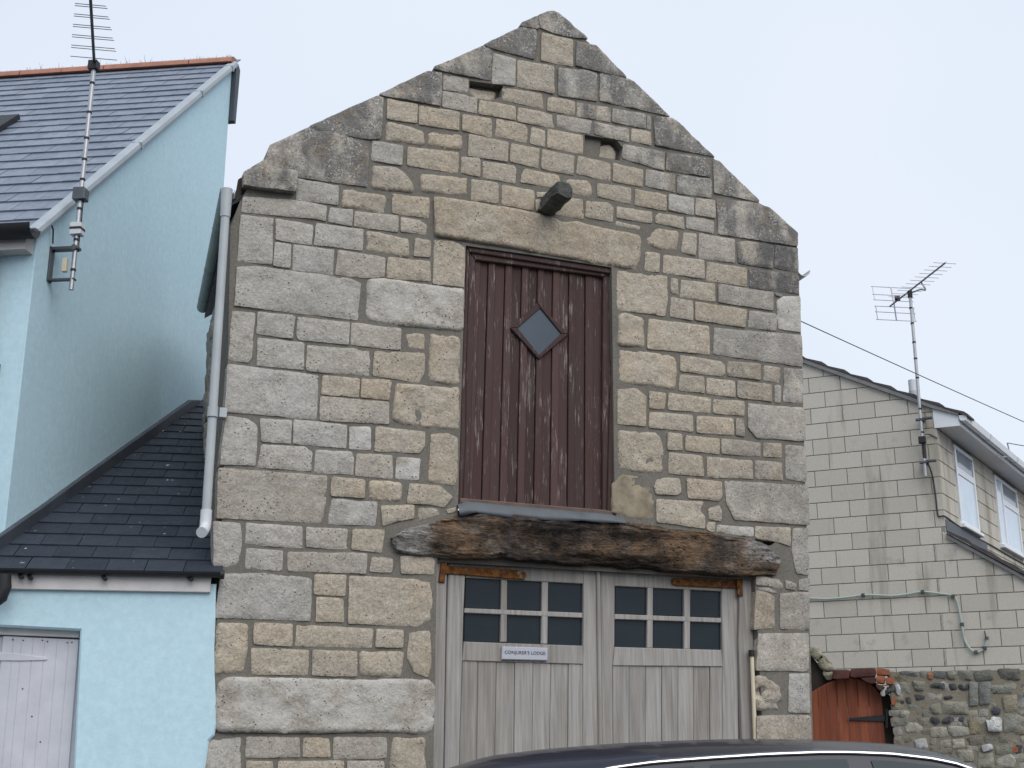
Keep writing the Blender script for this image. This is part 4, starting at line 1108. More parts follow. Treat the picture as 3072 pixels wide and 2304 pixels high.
# ------------------------------------------------------------------ lean-to
LO_, LY = (-1.8964,8.2365),8.40
LT = thing('lean_to', 'low pale blue lean-to with a black slate roof and white plank door', 'outbuilding', LO_, LY)
redge = [(a_ + 0.012, b_) for a_, b_ in [(-0.013,2.510),(-0.004,2.342),(0.000,2.165),(0.013,1.990),(0.033,1.818),(0.043,1.690),(0.035,1.622),(0.004,1.588),(-0.001,1.512),(-0.007,1.429)]]
dl = [(-1.345,2.274),(-0.815,2.254),(-0.777,1.430)]
wallp = [(-2.2, 0), (-2.2, 2.56), (redge[0][0], 2.56)] + redge + [(redge[-1][0] - 0.01, 0), (dl[2][0] + 0.02, 0)] + [dl[2], dl[1], dl[0], (dl[0][0] - 0.02, 0)]
MB().prism(wallp, 0.0, 0.22, 0.012).build('wall', M['render'], LT)
# door
dd_t = [(-1.290,2.221),(-1.226,2.219),(-1.175,2.217),(-1.107,2.214),(-1.036,2.212),(-0.961,2.209),(-0.890,2.207),(-0.831,2.205)]; dd_b = [(-1.272,1.430),(-1.206,1.430),(-1.157,1.430),(-1.086,1.430),(-1.016,1.430),(-0.943,1.430),(-0.879,1.430),(-0.812,1.430)]
dp_ = [dd_t[0], dd_t[-1], dd_b[-1], dd_b[0]]
DR = MB().prism([(dp_[0][0] - .05, dp_[0][1] + .0), (dp_[1][0] + .04, dp_[1][1]), (dp_[2][0] + .05, 0.1), (dp_[3][0] - .05, 0.1)], 0.105, 0.14, 0.0).build('door', M['lilac'], LT)
og = Vector(DR.location)
for k in range(7):
    a, b, A_, B_ = dd_t[k], dd_t[k + 1], dd_b[k], dd_b[k + 1]
    ex = lambda t, bt_: (bt_[0] + (bt_[0] - t[0]) * 0.5, 0.13)
    o = part('board', [ex(a, A_), ex(b, B_), b, a], 0.082, 0.104, M['lilac'], LT, 0.003)
    p0 = [ex(a, A_), ex(b, B_), b, a]; g = 0.002
    o.parent = DR; o.location = Vector(o.location) - og
hp = [(-1.311,2.122),(-1.175,2.111),(-1.021,2.093),(-1.009,2.082),(-1.015,2.074),(-1.171,2.069),(-1.305,2.069)]
o = part('strap_hinge', hp, 0.074, 0.083, M['lilac'], LT, 0.003); o.parent = DR; o.location = Vector(o.location) - og
for q in [(-1.229,2.199),(-1.165,2.195),(-1.050,2.197),(-1.019,2.190),(-0.899,2.185),(-0.871,2.186),(-1.066,2.086),(-1.039,2.090),(-1.139,1.900),(-1.067,1.734),(-1.002,1.583)]:
    o = MB().tube([(q[0], 0.0805, q[1]), (q[0], 0.0835, q[1])], 0.0055, 6).build('nail', M['rust'], LT); o.parent = DR; o.location = Vector(o.location) - og
hd = [(-1.343,2.243),(-0.827,2.239),(-0.829,2.216),(-1.342,2.229)]
part('door_frame_head', [(hd[0][0], hd[0][1] + 0.06), (hd[1][0], hd[1][1] + 0.06), hd[2], hd[3]], 0.07, 0.2, M['fascia'], LT, 0.004)
# eaves
fz = [(-1.348,2.518),(-0.033,2.513)]
part('fascia_board', [(-2.2, fz[0][1] - 0.018), (fz[1][0], fz[1][1] - 0.012), (fz[1][0], 2.605), (-2.2, 2.605)], -0.03, -0.002, M['fascia'], LT, 0.004)
MB().trough((-2.4, -0.068, 2.622), (0.03, -0.068, 2.622), 0.031).build('gutter', M['black'], LT, True)
MB().tube([(0.028, -0.068, 2.610), (0.052, -0.068, 2.610)], 0.029, 12).build('gutter_end', M['black'], LT, True)
for q in [(-1.189,2.572),(-1.133,2.567),(-0.685,2.572),(-0.159,2.579)]:
    MB().tube([(q[0] - 0.012, -0.04, q[1] + 0.02), (q[0], -0.06, q[1]), (q[0] + 0.012, -0.08, q[1] - 0.006)], 0.013, 8).build('gutter_bracket', M['black'], LT, True)
q = [(-1.279,2.573),(-1.268,2.503),(-1.282,2.442),(-1.336,2.398)]
MB().tube([(a, -0.12, b) for a, b in q], 0.045, 12).build('gutter_outlet', M['black'], LT, True)
SLP = 0.592
aL = math.atan(SLP)
def roof_pt(u, s): return (u, -0.07 + s * math.cos(aL), 2.608 + s * math.sin(aL))
rs_ = MB()
P0, P1, P2, P3 = roof_pt(-2.6, 0.14), roof_pt(0.03, 0.14), roof_pt(-0.35, 4.4), roof_pt(-2.6, 4.4)
rs_.extr([(p[0], p[1], p[2] - 0.06) for p in (P0, P1, P2, P3)], (0, 0, 0.035))
rs_.build('roof_deck', M['darkslate'], LT)
def slate_mesh(name, w_, l_, t_, mat, ang):
    """one slate hung from its head; local x along the eave, lying on the slope"""
    ca, sa = math.cos(ang), math.sin(ang)
    def P(x, s, h): return (x, s * ca - h * sa, s * sa + h * ca)
    v = [P(-w_ / 2, 0, t_ * 1.9), P(w_ / 2, 0, t_ * 1.9), P(w_ / 2, l_, 0), P(-w_ / 2, l_, 0), P(-w_ / 2, 0, t_ * 0.7), P(w_ / 2, 0, t_ * 0.7), P(w_ / 2, l_, -t_ * .9), P(-w_ / 2, l_, -t_ * .9)]
    f = [(0, 1, 2, 3), (5, 4, 7, 6), (4, 5, 1, 0), (1, 5, 6, 2), (4, 0, 3, 7)]
    me = bpy.data.meshes.new(name); me.from_pydata(v, [], f); me.materials.append(mat); return me
sm = slate_mesh('slate', 0.236, 0.42, 0.0095, M['darkslate'], aL)
sr = random.Random(2)
for r_ in range(20):
    s = r_ * 0.203
    y = -0.09 + s * math.cos(aL)
    lft = -1.396 + 0.2737 * (y - 0.271) - 0.2; rgt = -0.02 - 0.146 * y + 0.10
    u = -0.085
    if r_ % 2:
        o = bpy.data.objects.new('slate', sm); link(o, LT); p = roof_pt(-0.027, s); o.location = p; o.scale = (0.5, 1, 1); u = -0.205
    while u > lft:
        if u - 0.12 < rgt:
            o = bpy.data.objects.new('slate', sm); link(o, LT); p = roof_pt(u, s)
            o.location = (p[0] + sr.uniform(-.002, .002), p[1], p[2] + sr.uniform(0, .003)); o.rotation_euler = (sr.uniform(-.004, .004), sr.uniform(-.006, .006), 0)
        u -= 0.24
GO, GY = (-3.3168,8.3000),83.10
grel = R(GY - LY)
def place_rel(o, fo_, fy_, to_, ty_):
    """re-express an object built in frame (fo_, fy_) inside frame (to_, ty_)"""
    A_ = Matrix.Translation((fo_[0], fo_[1], 0)) @ Matrix.Rotation(R(fy_), 4, 'Z'); B_ = Matrix.Translation((to_[0], to_[1], 0)) @ Matrix.Rotation(R(ty_), 4, 'Z')
    o.matrix_local = B_.inverted() @ A_ @ Matrix.Translation(o.location) @ o.rotation_euler.to_matrix().to_4x4()
fl_ = [(a_, b_ + 0.035) for a_, b_ in [(-0.191,2.775),(-0.096,2.829),(0.420,3.117),(0.968,3.436),(1.696,3.853),(2.503,4.312),(2.995,4.590),(3.202,4.646),(3.219,4.559),(2.132,3.979),(1.719,3.743),(1.032,3.354),(0.440,3.025),(-0.072,2.722),(-0.167,2.670)]]
o = part('flashing', fl_, -0.035, 0.0, M['darklead'], LT, 0.006); place_rel(o, GO, GY, LO_, LY)

# ------------------------------------------------------------------ blue house
BH = thing('blue_house', 'tall pale blue rendered house with a grey slate roof and terracotta ridge', 'house', GO, GY)
EZ, AZ_, AU = 5.064, 8.386, 3.535
MB().prism([(0, 0), (3.52, 0), (3.52, 8.36), (AU - 0.03, 8.35), (0.0, 5.02)], 0.0, 0.25, 0.006).build('gable_wall', M['render'], BH)
fwv = MB(); fwv.box((0.012, 0.01, 0.0), (0.25, 5.0, 5.02)); fwv.build('front_wall', M['render'], BH)
bw = MB(); bw.box((3.3, 0.26, 0), (3.515, 5.0, 7.9)); bw.build('back_wall', M['render'], BH)
aG = math.atan2(AZ_ - EZ, AU)
e_s = -0.12                                           # eaves overhang, measured along the slope
slope_len = math.hypot(AZ_ - EZ, AU) - e_s
def rp(d, s, h=0.0):
    s2 = s + e_s
    return (s2 * math.cos(aG) - h * math.sin(aG), d, EZ + s2 * math.sin(aG) + h * math.cos(aG))
dk = MB(); dk.extr([rp(-0.02, 0, -0.05), rp(-0.02, slope_len, -0.05), rp(-0.02, slope_len, -0.012), rp(-0.02, 0, -0.012)], (0, 5.2, 0))
dk.extr([(AU + 0.02, -0.02, AZ_ - 0.05), (AU + 3.4, -0.02, AZ_ - 3.4), (AU + 3.4, -0.02, AZ_ - 3.36), (AU + 0.02, -0.02, AZ_ - 0.01)], (0, 5.2, 0)) if False else None
dk.build('roof_deck', M['darkslate'], BH)
sm2 = None
NC = 23
gauge = slope_len / NC
ca, sa = math.cos(aG), math.sin(aG)
def slate2(w_, l_, t_):
    def P(d, s, h): return (s * ca - h * sa, d, s * sa + h * ca)
    v = [P(-w_ / 2, 0, t_ * 1.9), P(w_ / 2, 0, t_ * 1.9), P(w_ / 2, l_, 0), P(-w_ / 2, l_, 0), P(-w_ / 2, 0, t_ * .7), P(w_ / 2, 0, t_ * .7), P(w_ / 2, l_, -t_ * .9), P(-w_ / 2, l_, -t_ * .9)]
    f = [(3, 2, 1, 0), (6, 7, 4, 5), (0, 1, 5, 4), (2, 6, 5, 1), (7, 3, 0, 4)]
    me = bpy.data.meshes.new('slate'); me.from_pydata(v, [], f); me.materials.append(M['slate']); return me
sm2 = slate2(0.247, gauge * 1.95, 0.013); sm3 = slate2(0.122, gauge * 1.95, 0.013)
sr = random.Random(4)
for r_ in range(NC):
    s = r_ * gauge; t = r_ / NC
    d = 0.098 if r_ % 2 else 0.224
    if r_ % 2 == 0:
        o = bpy.data.objects.new('slate', sm3); link(o, BH); o.location = rp(0.036, s, 0.0)
    while d < 1.45 + 2.35 * t:
        o = bpy.data.objects.new('slate', sm2); link(o, BH); p = rp(d + 0.0, s, 0.0)
        o.location = (p[0], p[1] + sr.uniform(-.002, .002), p[2] + sr.uniform(-.001, .003)); o.rotation_euler = (sr.uniform(-.006, .006), sr.uniform(-.004, .004), 0)
        d += 0.252
# terracotta ridge, one length at a time
for k in range(7):
    d0 = -0.02 + k * 0.46; pr_ = []
    for j in range(7):
        a = math.pi * (j / 6)
        pr_.append((AU + 0.01 + 0.12 * math.cos(a), d0 + 0.004 * (k % 2), AZ_ - 0.03 + 0.10 * math.sin(a)))
    MB().extr(pr_, (0, 0.452, 0)).build('ridge_tile', M['ridge'], BH, True)
# verge trim with its clips
ns = 2
cuts = [0.0, 0.42, 0.76, 1.0]
for a, b in zip(cuts, cuts[1:]):
    s0, s1 = a * slope_len + 0.01, b * slope_len - 0.004
    pts = [rp(-0.050, s0, -0.030), rp(-0.056, s0, -0.012), rp(-0.050, s0, 0.016), rp(-0.03, s0, 0.028), rp(0.02, s0, 0.028), rp(0.02, s0, -0.030)]
    MB().extr(pts, tuple(Vector(rp(-0.050, s1, -0.030)) - Vector(pts[0]))).build('verge_trim', M['verge'], BH)
for a in cuts[1:3] + [0.965]:
    s0 = a * slope_len - 0.03
    pts = [rp(-0.060, s0, -0.036), rp(-0.060, s0, 0.024), rp(0.02, s0, 0.036), rp(0.02, s0, -0.036)]
    MB().extr(pts, tuple(Vector(rp(-0.060, s0 + 0.03, -0.036)) - Vector(pts[0]))).build('verge_clip', M['verge'], BH)
part('rear_barge_board', [(3.525, 7.73), (3.60, 7.73), (3.63, 8.36), (3.56, 8.40), (3.52, 8.38)], -0.05, 0.05, M['darklead'], BH, 0.003)
MB().trough((-0.17, -0.07, 4.985), (-0.17, 4.0, 4.985), 0.082).build('gutter', M['black'], BH, True)
MB().extr([(-0.11, 0.02, 4.99), (-0.11, 0.02, 4.85), (0.01, 0.02, 4.85), (0.01, 0.02, 5.02)], (0, 4, 0)).build('soffit_box', M['fascia'], BH)
MB().tube([(-0.12, 0.27, 4.95), (-0.10, 0.27, 4.85), (-0.06, 0.27, 4.75), (-0.06, 0.27, 2.6)], 0.036, 12).build('downpipe', M['black'], BH, True)
MB().box((-0.05, 0.16, 3.98), (0.012, 0.22, 4.06), 0.004).build('wall_bracket', M['bracket'], BH)
# roof window, only its dark lower edge in view
rw = MB(); rw.extr([rp(1.47, 2.55, 0.0), rp(1.47, 2.55, 0.07), rp(2.2, 2.55, 0.07), rp(2.2, 2.55, 0.0)], tuple(Vector(rp(0, 0.55)) - Vector(rp(0, 0))))
rw.build('roof_window', M['black'], BH)
# weeds along the ridge
gv, gf = [], []
gr = random.Random(6)
for k in range(230):
    d = gr.uniform(-0.05, 3.2); hh = gr.uniform(0.01, 0.035) if gr.random() < 0.93 else gr.uniform(0.05, 0.10)
    b = len(gv); u = AU + gr.uniform(-0.06, 0.05); lx, ly = gr.uniform(-.4, .4) * hh, gr.uniform(-.4, .4) * hh
    gv += [(u, d - 0.003, AZ_ + 0.055), (u, d + 0.003, AZ_ + 0.055), (u + lx, d + ly, AZ_ + 0.06 + hh)]; gf.append((b, b + 1, b + 2))
o = raw('ridge_moss', gv, gf, M['grassm'], BH); o['kind'] = 'stuff'

# aerial of the blue house
AL = thing('roof_aerial', 'tall galvanised aerial mast with a comb antenna bracketed to the blue gable wall', 'aerial', GO, GY)
mu, md_ = 0.215, -0.18
MB().tube([(mu, md_, 4.66), (mu, md_, 6.45)], 0.0165, 12).build('mast', M['steel'], AL, True)
br = MB(); br.box((0.19, -0.012, 4.73), (0.25, 0.0, 4.99), 0.002); br.box((0.19, -0.21, 4.965), (0.25, 0.0, 4.985), 0.002); br.box((0.20, -0.20, 4.735), (0.24, 0.0, 4.747), 0.002)
br.tube([(mu - .03, md_, 4.975), (mu + .03, md_, 4.975)], 0.022, 8); br.build('bracket', M['bracket'], AL)
MB().box((0.20, -0.13, 4.80), (0.235, -0.10, 4.90), 0.003).build('junction_box', M['cream'], AL)
bxa = MB().box((mu - 0.04, md_ - 0.045, 5.345), (mu + 0.04, md_ + 0.045, 5.435), 0.006).build('rubber_boot', M['bracket'], AL)
MB().box((mu - 0.035, md_ - 0.04, 5.075), (mu + 0.035, md_ + 0.04, 5.165), 0.006).build('amplifier', M['palepvc'], AL)
MB().box((mu - 0.037, md_ - 0.042, 5.112), (mu + 0.037, md_ + 0.042, 5.130), 0.001).build('amplifier_band', M['black'], AL)
for zz in (4.80, 5.03, 5.27, 5.50, 5.66, 5.83, 6.04, 6.28):
    MB().tube([(mu, md_, zz), (mu, md_, zz + 0.018)], 0.0195, 10).build('tape', M['black'], AL, True)
MB().tube([(mu + .02, md_ - .012, 4.98), (mu + .02, md_ - .012, 5.08), (mu + .019, md_ - .014, 5.2), (mu + .018, md_ - .012, 5.35)], 0.005, 6).tube([(0.06, -0.02, 5.10), (0.10, -0.03, 5.14), (0.155, -0.03, 5.10), (0.17, -0.03, 5.0)], 0.006, 6).build('cable', M['cable'], AL, True)
# boom points from the mast towards the street
gi = Matrix.Rotation(R(-GY), 3, 'Z')
bdir = gi @ Vector((0.272, -0.962, 0)); edir = gi @ Vector((0.985, 0.17, 0.0))
m0 = Vector((mu, md_, 6.455))
MB().tube([m0 - bdir * 0.05, m0 + bdir * 0.98], 0.011, 8).build('boom', M['bracket'], AL, True)
MB().box((mu - 0.03, md_ - 0.035, 6.40), (mu + 0.03, md_ + 0.035, 6.47), 0.004).build('clamp', M['black'], AL)
NEl = 13
for k in range(NEl):
    t = 0.10 + 0.86 * (k / (NEl - 1)) ** 0.93
    L_ = 0.165 - 0.075 * (k / (NEl - 1))
    c_ = m0 + bdir * t
    sgn = Vector((0, 0, 0.012 * (1 if k % 2 else -1)))
    MB().tube([c_ - edir * L_ + sgn, c_ + edir * L_ + sgn], 0.0032, 5).build('element', M['alu'], AL, True)

# ------------------------------------------------------------------ block-built house on the right
BO, BY = (5.6396,16.5000),-24.90
HO, HY = (5.6396,16.5000),57.20
KH = thing('block_house', 'pale concrete block house with white eaves and a lower lean-to wing', 'house', BO, BY)
hrz = R(HY - BY)
rl0, rl1 = (-1.678, 6.845), (-0.045, 6.010)
rs = (rl1[1] - rl0[1]) / (rl1[0] - rl0[0])            # roof line slope in the gable plane
rc = rl1[1] - rs * rl1[0]
lt0, lt1 = (-0.065, 4.330), (0.883, 3.690)
ls = (lt1[1] - lt0[1]) / (lt1[0] - lt0[0]); lc = lt0[1] - ls * lt0[0]
wallK = [(-3.4, 0), (2.2, 0), (2.2, ls * 2.2 + lc - 0.03), (0.0, lc - 0.03), (0.0, rc - 0.05), (-3.4, rs * -3.4 + rc - 0.05)]
MB().prism(wallK, 0.012, 0.25, 0.0).build('gable_wall', M['joint'], KH)
def block(p, rz=0.0):
    if len(p) < 3 or abs(area2(p)) < 0.004: return
    o = part('block', p, 0.0, 0.05, M['block'], KH, 0.004, rz)
CH = 0.2215
bl = []
brg = random.Random(9)
for r_ in range(25):
    z0 = 5.918 - (18 - r_) * CH; z1 = z0 + CH - 0.010
    off = -1.64 if r_ % 2 == 0 else -1.43
    k = -3
    while True:
        x0 = off + k * 0.435; k += 1
        if x0 > 2.0: break
        x1 = x0 + 0.425
        if x1 < -2.5: continue
        segs = [(x0, x1)]
        if x0 < 0.0 < x1 and z0 < 4.25: segs = [(x0, -0.19 if r_ % 2 else -0.06), (-0.18 if r_ % 2 else -0.05, x1)]
        for a, b in segs:
            if b - a < 0.05: continue
            p = rect(a, b, z0, z1)
            if z0 > 4.25:
                p = clip(p, 1, 0, -0.001); p = clip(p, -rs, 1, rc - 0.015) if p else p
            else:
                p = clip(p, -ls, 1, lc - 0.015) if b > 0 else p
            block(p)
# street front, set back behind the lean-to
MB().prism(rect(0.0, 7.0, 3.0, 5.90), 0.012, 0.25, 0.0).build('front_wall', M['joint'], KH, rz=hrz)
WIN = [(0.78, 1.80, 4.52, 5.62), (3.12, 4.62, 4.55, 5.62)]
for r_ in range(7):
    z0 = 5.918 - (8 - r_) * CH; z1 = z0 + CH - 0.010
    k = -1
    while True:
        x0 = (0.11 if r_ % 2 else 0.33) + k * 0.435; k += 1
        if x0 > 5.9: break
        segs = [(max(x0, 0.004), x0 + 0.425)]
        for a, b, c_, d_ in WIN:
            if z1 > c_ + 0.05 and z0 < d_ - 0.05:
                ns_ = []
                for s0, s1 in segs:
                    if s1 <= a or s0 >= b: ns_.append((s0, s1)); continue
                    if s0 < a: ns_.append((s0, a))
                    if s1 > b: ns_.append((b, s1))
                segs = ns_
        for s0, s1 in segs:
            if s1 - s0 > 0.05: block(rect(s0, s1, z0, z1), hrz)
def upvc(a, b, z0, z1, mull, sillx):
    fr_ = MB(); t = 0.055
    for r4 in (rect(a, b, z1 - t, z1), rect(a, b, z0, z0 + t), rect(a, a + t, z0 + t, z1 - t), rect(b - t, b, z0 + t, z1 - t)): fr_.prism(r4, -0.03, 0.08, 0.006)
    for m_ in mull: fr_.prism(rect(m_ - 0.03, m_ + 0.03, z0 + t, z1 - t), -0.028, 0.08, 0.006)
    lft = (mull[0] if mull else a)
    tz = 5.27
    fr_.prism(rect(lft, b - t, tz - 0.055, tz + 0.055), -0.026, 0.08, 0.010)
    w_ = fr_.build('window', M['white'], KH, rz=hrz)
    def pane(x0, x1, za, zb, m):
        p_ = part('pane', rect(x0, x1, za, zb), -0.014, -0.009, m, KH, 0.0, hrz); mw = w_.matrix_local.inverted() if False else None
        p_.parent = w_; p_.location = w_.rotation_euler.to_matrix().inverted() @ (Vector(p_.location) - Vector(w_.location)); p_.rotation_euler = (0, 0, 0)
    pane(lft, b - t, tz, z1 - t, M['darkpane']); pane(lft, b - t, z0 + t, tz, M['pane'])
    if mull: pane(a + t, mull[0], z0 + t, z1 - t, M['pane'])
    s_ = MB().box((a - 0.03, -0.07, z0 - 0.05), (b + 0.03, 0.05, z0 - 0.002), 0.008).build('sill', M['white'], KH, rz=hrz)
    s_.parent = w_; s_.location = w_.rotation_euler.to_matrix().inverted() @ (Vector(s_.location) - Vector(w_.location)); s_.rotation_euler = (0, 0, 0)
upvc(0.78, 1.80, 4.52, 5.62, [], 0)
upvc(3.12, 4.62, 4.55, 5.62, [3.55], 0)
# eaves: boxed soffit, fascia, gutter running back along the front
hv = Matrix.Rotation(hrz, 3, 'Z') @ Vector((1, 0, 0))
ec = [(-0.026,5.954),(0.286,5.836),(0.293,5.686),(-0.023,5.685)]
def along(pts, ln, y0=-0.012): return [(u, y0, z) for u, z in pts], tuple(hv * ln)
MB().extr(*along(ec, 0.03)).build('eaves_end_cap', M['white'], KH)
sof = [(0.0, 5.70), (ec[2][0], ec[2][1] + 0.004), (ec[2][0], ec[2][1] + 0.02), (0.0, 5.72)]
MB().extr(*along(sof, 7.0, 0.02)).build('soffit', M['soffit'], KH)
MB().extr(*along([(ec[2][0] - 0.012, ec[2][1]), (ec[2][0] + 0.012, ec[2][1]), (ec[1][0] + 0.01, ec[1][1]), (ec[1][0] - 0.012, ec[1][1])], 7.0, 0.0)).build('fascia_board', M['white'], KH)
gx, gz = ec[1][0] + 0.012, ec[1][1] - 0.06
MB().extr(*along([(gx, gz), (gx + 0.02, gz - 0.03), (gx + 0.085, gz - 0.03), (gx + 0.105, gz + 0.05), (gx + 0.095, gz + 0.05), (gx + 0.08, gz - 0.02), (gx + 0.02, gz - 0.02), (gx + 0.01, gz + 0.04), (gx, gz + 0.04)], 7.0, -0.03)).build('gutter', M['white'], KH)
MB().extr(*along([(gx, gz + 0.04), (gx + 0.02, gz - 0.032), (gx + 0.087, gz - 0.032), (gx + 0.107, gz + 0.05)], 0.01, -0.04)).build('gutter_end', M['white'], KH)
for t in (1.3, 3.0, 4.7): MB().extr([(gx - .002 + hv.x * t, -0.03 + hv.y * t, gz + 0.042), (gx + .018 + hv.x * t, -0.03 + hv.y * t, gz - 0.037), (gx + .089 + hv.x * t, -0.03 + hv.y * t, gz - 0.037), (gx + .11 + hv.x * t, -0.03 + hv.y * t, gz + 0.05)], tuple(hv * 0.06)).build('gutter_joint', M['palepvc'], KH)
# roof and its verge tiles
up_ = lambda u: rs * u + rc
MB().extr(*along([(0.34, up_(0.34) - 0.0), (0.34, up_(0.34) + 0.02), (-4.5, up_(-4.5) + 0.02), (-4.5, up_(-4.5))], 7.0, 0.1)).build('roof', M['tile'], KH)
MB().extr(*along([(0.30, up_(0.30) - 0.012), (0.30, up_(0.30) + 0.012), (-3.0, up_(-3.0) + 0.012), (-3.0, up_(-3.0) - 0.05), (-0.02, up_(-0.02) - 0.05)], 0.10, -0.05)).build('verge_undercloak', M['undercloak'], KH)
tu = 0.42
while tu > -3.0:
    a, b = tu, tu - 0.305
    MB().extr(*along([(a, up_(a) + 0.016), (a, up_(a) + 0.046), (a - 0.05, up_(a - 0.05) + 0.062), (b + 0.0, up_(b) + 0.026), (b, up_(b) + 0.014)], 0.33, -0.06)).build('verge_tile', M['tile'], KH)
    tu -= 0.30
# lean-to wing roof
MB().extr(*along([(-0.02, lc - 0.02), (2.3, ls * 2.3 + lc - 0.02), (2.3, ls * 2.3 + lc + 0.01), (-0.02, lc + 0.012)], 6.5, 0.02)).build('wing_roof', M['tile'], KH)
lu_ = lambda u: ls * u + lc
MB().extr(*along([(0.0, lu_(0.0) - 0.07), (2.2, lu_(2.2) - 0.07), (2.2, lu_(2.2) - 0.02), (0.0, lu_(0.0) - 0.02)], 0.05, -0.045)).build('wing_barge_board', M['undercloak'], KH)
for k in range(8):
    a = 0.02 + k * 0.27
    MB().extr(*along([(a + 0.28, lu_(a + 0.28) + 0.0), (a + 0.28, lu_(a + 0.28) + 0.045), (a + 0.23, lu_(a + 0.23) + 0.058), (a, lu_(a) + 0.028), (a, lu_(a) - 0.005)], 0.33, -0.07)).build('verge_tile', M['tile'], KH)
part('wing_flashing', rect(0.003, 2.2, 4.30, 4.46), -0.012, 0.0, M['lead'], KH, 0.003, hrz)
# soil vent pipe behind the slope
vp = [(5.632,17.300,6.484)][0]
bi = Matrix.Rotation(R(-BY), 3, 'Z')
vl = bi @ Vector((vp[0] - BO[0], vp[1] - BO[1], 0)); 
MB().tube([(vl.x, vl.y, 6.0), (vl.x, vl.y, vp[2] - 0.06)], 0.055, 14).build('vent_pipe', M['greypvc'], KH, True)
MB().tube([(vl.x, vl.y, vp[2] - 0.06), (vl.x, vl.y, vp[2] + 0.10)], 0.052, 14).build('vent_cowl', M['palepvc'], KH, True)
# hose and its clips along the blocks
HS = thing('garden_hose', 'pale green hose clipped across the block wall and hanging in a loop', 'hose', BO, BY)
hpts = [(-1.884,3.543),(-1.791,3.524),(-1.605,3.507),(-1.420,3.509),(-1.236,3.522),(-1.116,3.534),(-0.963,3.525),(-0.731,3.504),(-0.517,3.520),(-0.366,3.540),(-0.237,3.520),(-0.100,3.494),(0.001,3.471),(0.048,3.415),(0.068,3.307),(0.076,3.201),(0.086,3.094),(0.086,2.990)] + [(0.093,3.060),(0.093,2.972),(0.105,2.904),(0.131,2.835),(0.172,2.780),(0.221,2.754),(0.274,2.763),(0.329,2.802),(0.358,2.861),(0.365,2.901)]
def smooth_path(p, k=4):
    o = []
    for i in range(len(p) - 1):
        a, b, c_, d_ = p[max(i - 1, 0)], p[i], p[i + 1], p[min(i + 2, len(p) - 1)]
        for j in range(k):
            t = j / k
            o.append(tuple(0.5 * ((2 * b[m]) + (-a[m] + c_[m]) * t + (2 * a[m] - 5 * b[m] + 4 * c_[m] - d_[m]) * t * t + (-a[m] + 3 * b[m] - 3 * c_[m] + d_[m]) * t ** 3) for m in range(len(b))))
    o.append(tuple(p[-1])); return o
MB().tube([(u, -0.03, z) for u, z in smooth_path(hpts)], 0.013, 8).build('hose', M['hose'], HS, True)
for u, z in [(-1.113,3.534),(-0.357,3.539),(0.013,3.463),(0.087,3.105)] + [(0.221,2.754),(0.329,2.802)]:
    MB().box((u - 0.022, -0.048, z - 0.02), (u + 0.022, 0.0, z + 0.02), 0.004).build('clip', M['bracket'], HS)
u, z = [(0.367,2.921)][0]
MB().tube([(u, -0.03, z - 0.02), (u, -0.03, z + 0.02)], 0.022, 8).tube([(u - .01, -0.03, z + .02), (u - .02, -0.03, z + 0.09)], 0.008, 6).build('nozzle', M['bracket'], HS, True)

# aerial of the block house
AR = thing('yagi_aerial', 'thin aerial mast with a yagi antenna on the corner of the block house', 'aerial', BO, BY)
mu, md_ = -0.165, -0.15
MB().tube([(mu - 0.01, md_, 5.02), (mu + 0.005, md_, 7.58)], 0.021, 12).build('mast', M['steel'], AR, True)
for zz in (5.22, 5.80):
    b_ = MB(); b_.box((mu - 0.02, md_ - 0.0, zz - 0.015), (mu + 0.03, 0.0, zz + 0.015), 0.002); b_.box((mu - 0.07, md_ - 0.03, zz - 0.03), (mu + 0.03, md_ + 0.03, zz + 0.0), 0.003); b_.box((mu + 0.03, md_ - 0.02, zz - 0.012), (mu + 0.14, md_ + 0.06, zz + 0.012), 0.002)
    b_.build('bracket', M['bracket'], AR)
MB().box((mu - 0.055, md_ - 0.05, 5.46), (mu + 0.035, md_ + 0.03, 5.55), 0.006).build('amplifier', M['black'], AR)
MB().tube([(mu, md_ - 0.0, 5.26), (mu, md_ - 0.0, 5.46)], 0.027, 10).build('taped_joint', M['black'], AR, True)
for zz in (5.60, 5.92, 6.35, 6.62, 6.85, 7.12, 7.34, 7.50):
    MB().tube([(mu, md_, zz), (mu, md_, zz + 0.022)], 0.0245, 10).build('tape', M['black'], AR, True)
cb = [(mu + 0.03, md_, 5.20), (mu + 0.06, -0.02, 5.05), (mu + 0.075, -0.012, 4.80), (mu + 0.08, -0.012, 4.55), (mu + 0.10, -0.012, 4.50), (-0.0, -0.015, 4.50)]
cb += [tuple(Vector((0, 0, z_)) + hv * t - Matrix.Rotation(hrz, 3, 'Z') @ Vector((0, 0.012, 0))) for t, z_ in ((0.3, 4.48), (0.8, 4.46), (1.6, 4.44), (2.4, 4.45), (3.6, 4.44), (5.5, 4.44))]
MB().tube(smooth_path(cb), 0.010, 6).build('cable', M['cable'], AR, True)
cb2 = [(mu + 0.03, md_, 5.58), (mu + 0.08, -0.02, 5.60), (-0.02, -0.015, 5.56), (0.0, -0.012, 5.54)]
MB().tube(smooth_path(cb2), 0.007, 6).build('cable', M['cable'], AR, True)
bw_ = [(5.366,17.192,7.660),(5.471,16.442,7.660),(5.650,15.536,7.660)]
loc_ = lambda p: bi @ Vector((p[0] - BO[0], p[1] - BO[1], 0)) + Vector((0, 0, p[2]))
tail, tip = loc_([(5.390,17.231,7.660)][0]), loc_([(5.638,15.536,7.660)][0])
ax_ = (tip - tail).normalized(); perp = Vector((-ax_.y, ax_.x, 0)); perp = -perp
MB().tube([tail, tip], 0.012, 8).build('boom', M['alu'], AR, True)
